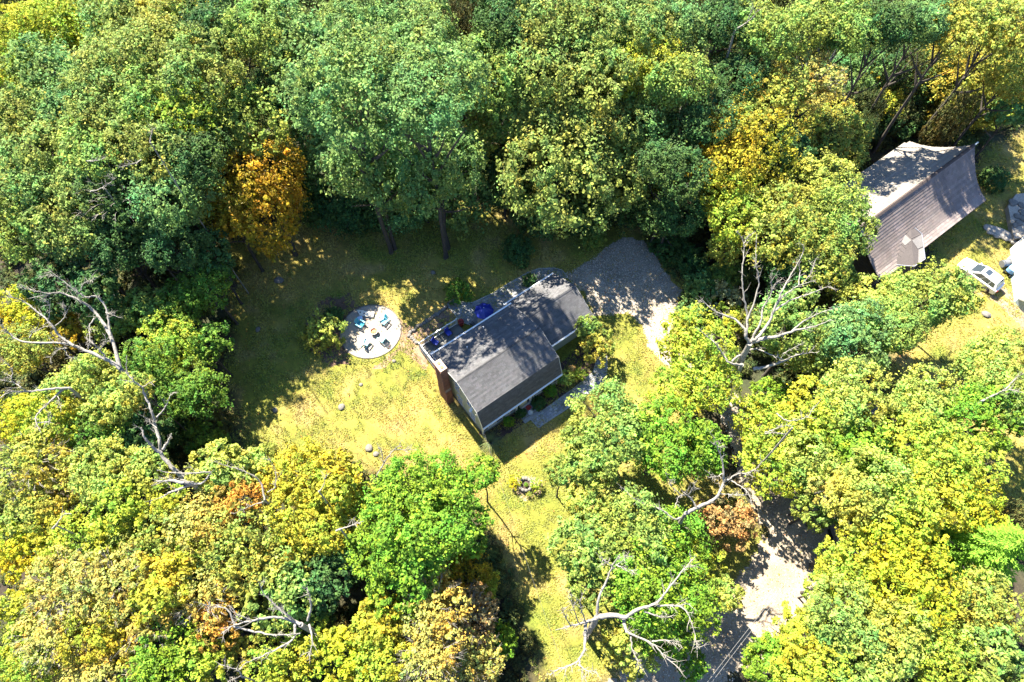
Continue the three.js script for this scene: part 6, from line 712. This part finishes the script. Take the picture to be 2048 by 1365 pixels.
deadTree([1440, 130], [[0.2, 0.16, 12, 16, 1465, 66, 1470, 60], [0.14, 0.03, 16, 19, 1472, 58, 1490, 48, 1503, 38, 1515, 22], [0.06, 0.02, 17, 18.5, 1495, 44, 1500, 30, 1508, 15]], 'pale bare limb slanting up near the top edge, right of centre', M.deadBark, 16, 'dead_tree', 0.4);
deadTree([1910, 880], [[0.2, 0.16, 6, 8.6, 1940, 830, 1960, 806], [0.13, 0.03, 8.6, 11, 1962, 804, 1990, 790, 2010, 780, 2030, 760, 2050, 745], [0.07, 0.02, 9.6, 11, 2000, 785, 2020, 780, 2050, 786]], 'grey bare limbs over the green tree on the right edge', M.deadBark, 17, 'dead_tree', 0.8);
deadTree([1600, 915], [[0.12, 0.1, 9, 12, 1590, 862, 1585, 856], [0.08, 0.02, 12.6, 13.4, 1553, 827, 1570, 840, 1590, 842, 1615, 834, 1628, 812], [0.05, 0.02, 12.8, 13.4, 1530, 866, 1550, 858, 1580, 850], [0.05, 0.015, 12.8, 13.2, 1530, 868, 1550, 866, 1565, 868]], 'curved pale twigs lying over the yellow green crowns right of the drive', M.deadBark, 18, 'dead_tree', 0.8);
deadTree([300, 345], [[0.09, 0.07, 13, 19.5, 300, 295, 300, 285], [0.08, 0.02, 17.5, 19, 300, 285, 303, 265, 312, 255], [0.08, 0.02, 17.5, 18, 282, 320, 270, 326, 240, 335], [0.07, 0.02, 16, 17, 172, 322, 190, 322, 210, 316]], 'thin pale dead limbs showing through the upper left wood', M.deadBark, 19, 'dead_tree', 0.8);
deadTree([230, 420], [[0.08, 0.06, 10, 15, 215, 380, 208, 376], [0.07, 0.02, 15, 16.5, 180, 384, 205, 376, 220, 366, 225, 358]], 'small pale dead branch over the dark oaks at the left', M.deadBark, 20, 'dead_tree', 1.2);
deadTree([140, 1085], [[0.09, 0.07, 7, 10, 115, 1060, 112, 1052], [0.1, 0.03, 10, 11, 104, 1058, 115, 1046, 128, 1030, 142, 1028]], 'short pale broken limb in the lower left wood near the left edge', M.deadBark, 21, 'dead_tree', 0.3);
// ------------------------------------------------------------------ undergrowth on the forest floor
{
  const g = fineS[0].g, keepOut = [[LAWN, 0.5], [LAWN2, 0.2], [PAD, -1], [LANE, -1]], R = rng(4242), list = [];
  const barnP = [inHouse(41, -12.5), inHouse(61.5, -12.5), inHouse(61.5, 0), inHouse(41, 0)].map((p) => [p.x, p.z]), extP = planPoly([[1740, 490], [1791, 545], [1860, 525], [1850, 450], [1780, 440]]);
  for (let i = 0; i < 5200 && list.length < 2600; i++) { const x = -80 + 160 * R(), z = -95 + 105 * R(); if (keepOut.some(([P, m]) => edgeDist(x, z, P) > m) || inPoly(x, z, barnP) || inPoly(x, z, extP)) continue; if (fbm(x * 0.12, z * 0.12, 7) < 0.36) continue; list.push([x, z]); }
  const im = new THREE.InstancedMesh(g, leafMat(C(0.075, 0.10, 0.028), 0.25), list.length), m = new THREE.Matrix4(), q = new THREE.Quaternion();
  list.forEach(([x, z], i) => { const s = 0.4 + 0.75 * R(); m.compose(V(x, 0.25 * s + 0.1, z), q.setFromAxisAngle(V(0, 1, 0), R() * 6.28), V(s, s * (0.6 + 0.5 * R()), s)); im.setMatrixAt(i, m); const k = 0.6 + 0.7 * R(); im.setColorAt(i, C(k * (0.9 + 0.7 * R()), k, k)); });
  im.name = 'undergrowth'; im.userData = { label: 'low dark green undergrowth covering the forest floor', category: 'undergrowth', kind: 'stuff' }; im.castShadow = im.receiveShadow = true; scene.add(im);
}

{ // saplings that fill the wood below the canopy, uncounted
  const R = rng(777), list = [], clear = [[LAWN, -0.6], [LAWN2, -1.5], [PAD, -2.6], [LANE, -2.2]], barnP = [inHouse(39.5, -14), inHouse(63, -14), inHouse(63, 1.5), inHouse(39.5, 1.5)].map((p) => [p.x, p.z]), extP = planPoly([[1725, 480], [1785, 560], [1880, 530], [1860, 440], [1770, 430]]);
  for (let i = 0; i < 9000 && list.length < 1050; i++) { const x = -72 + 144 * R(), z = -92 + 100 * R(); if (z > -46 && R() < 0.55) continue; if (clear.some(([P, m]) => edgeDist(x, z, P) > m) || inPoly(x, z, barnP) || inPoly(x, z, extP)) continue; list.push([x, z]); }
  const im = new THREE.InstancedMesh(fineM[1].g, leafMat(C(0.085, 0.115, 0.03), 0.3), list.length), m = new THREE.Matrix4(), q = new THREE.Quaternion();
  list.forEach(([x, z], i) => { const back = z < -46 ? 1 : 0.62, s = (0.35 + 0.4 * R()) * back, h = (1.6 + 3.6 * R()) * back; m.compose(V(x, h, z), q.setFromAxisAngle(V(0, 1, 0), R() * 6.28), V(s, h / 3 * (0.8 + 0.3 * R()), s)); im.setMatrixAt(i, m); const k = 0.6 + 0.7 * R(); im.setColorAt(i, C(k * (0.9 + 0.6 * R()), k, k)); });
  im.name = 'sapling_understory'; im.userData = { label: 'mass of leafy saplings filling the wood under the tall crowns', category: 'saplings', kind: 'stuff' }; im.castShadow = im.receiveShadow = true; scene.add(im);
}

{ // grass tufts, fallen leaves and loose gravel, uncounted
  const R = rng(31337), tuft = new MB(); for (let k = 0; k < 7; k++) { const a = R() * 6.283, d = V(Math.cos(a), 0, Math.sin(a)), s = V(-d.z, 0, d.x), o = d.clone().multiplyScalar(0.05 * R()), h = 0.05 + 0.06 * R(), w = 0.018; tuft.tri(o.clone().addScaledVector(s, w), o.clone().addScaledVector(s, -w), o.clone().addScaledVector(d, 0.06).setY(h)); }
  const scatter = (name, label, category, geo, mat, n, areas, place) => { const L = []; let tries = 0; while (L.length < n && tries++ < n * 6) { const P = areas[Math.floor(R() * areas.length)], b = P.box || (P.box = boxOf(P, 0)), x = b[0] + (b[2] - b[0]) * R(), z = b[1] + (b[3] - b[1]) * R(); if (!inPoly(x, z, P)) continue; const c = place(x, z); if (c) L.push(c); } const im = new THREE.InstancedMesh(geo, mat, L.length); L.forEach(([m, c], i) => { im.setMatrixAt(i, m); im.setColorAt(i, c); }); im.name = name; im.userData = { label, category, kind: 'stuff' }; im.castShadow = im.receiveShadow = true; scene.add(im); };
  const q = new THREE.Quaternion(), e = new THREE.Euler(), mk = (x, y, z, rx, ry, rz, sx, sy, sz) => new THREE.Matrix4().compose(V(x, y, z), q.setFromEuler(e.set(rx, ry, rz)), V(sx, sy, sz));
  const houseP = [[-0.2, 0.3], [16, 2.9], [16, 9.1], [5.3, 12.2], [-0.2, 12.2]].map(([t, d]) => { const p = inHouse(t, d); return [p.x, p.z]; });
  const free = (x, z) => !inPoly(x, z, PAD) && !inPoly(x, z, LANE) && !inPoly(x, z, houseP) && Math.hypot(x - PIT.x, z - PIT.z) > 3.3;
  scatter('grass', 'short yellow green grass tufts all over the lawns', 'grass', tuft.geo(), new THREE.MeshPhysicalMaterial({ vertexColors: true, side: THREE.DoubleSide, roughness: 1, transmission: 0.3, thickness: 0 }), 55000, [LAWN, LAWN, LAWN2], (x, z) => { if (!free(x, z)) return null; const c = lawnColor(x, z), k = 0.85 + 0.5 * R(), g = fbm(x * 0.8, z * 0.8, 55); if (g < 0.42) return null; const s = 0.8 + 1.1 * g * R() + 0.3; return [mk(x, 0.01, z, 0, R() * 6.28, 0, s, s * (0.6 + 0.9 * R()), s), C(c[0] * k * 0.93, c[1] * k, c[2] * k)]; });
  const lf = new MB(); lf.quad(V(-0.06, 0, 0), V(0, 0.012, 0.035), V(0.06, 0, 0), V(0, 0.012, -0.035));
  scatter('fallen_leaves', 'scattered tan and yellow fallen leaves on lawn, gravel and lane', 'leaves', lf.geo(), tinted(C(0.32, 0.19, 0.06), 1, { side: THREE.DoubleSide }), 6500, [LAWN, LAWN, LAWN2, PAD, LANE], (x, z) => inPoly(x, z, houseP) ? null : [mk(x, 0.055, z, (R() - 0.5) * 0.9, R() * 6.28, (R() - 0.5) * 0.9, 0.7 + R(), 1, 0.7 + R()), C(0.6 + 0.7 * R(), 0.5 + 0.9 * R(), 0.4 + 0.6 * R())]);
  const pebble = new THREE.IcosahedronGeometry(0.05, 0); pebble.setAttribute('color', new THREE.Float32BufferAttribute(new Array(pebble.attributes.position.count * 3).fill(1), 3));
  scatter('loose_gravel', 'loose pale gravel strewn on the parking pad and lane', 'gravel', pebble, tinted(C(0.36, 0.33, 0.29), 1), 16000, [PAD, PAD, LANE], (x, z) => { const s = 0.5 + 1.2 * R() * R(), k = 0.5 + 0.9 * R(); return [mk(x, 0.03, z, R(), R() * 6, R(), s, s * 0.6, s), C(k, k * 0.97, k * 0.93)]; });
}
renderer.render(scene, camera);
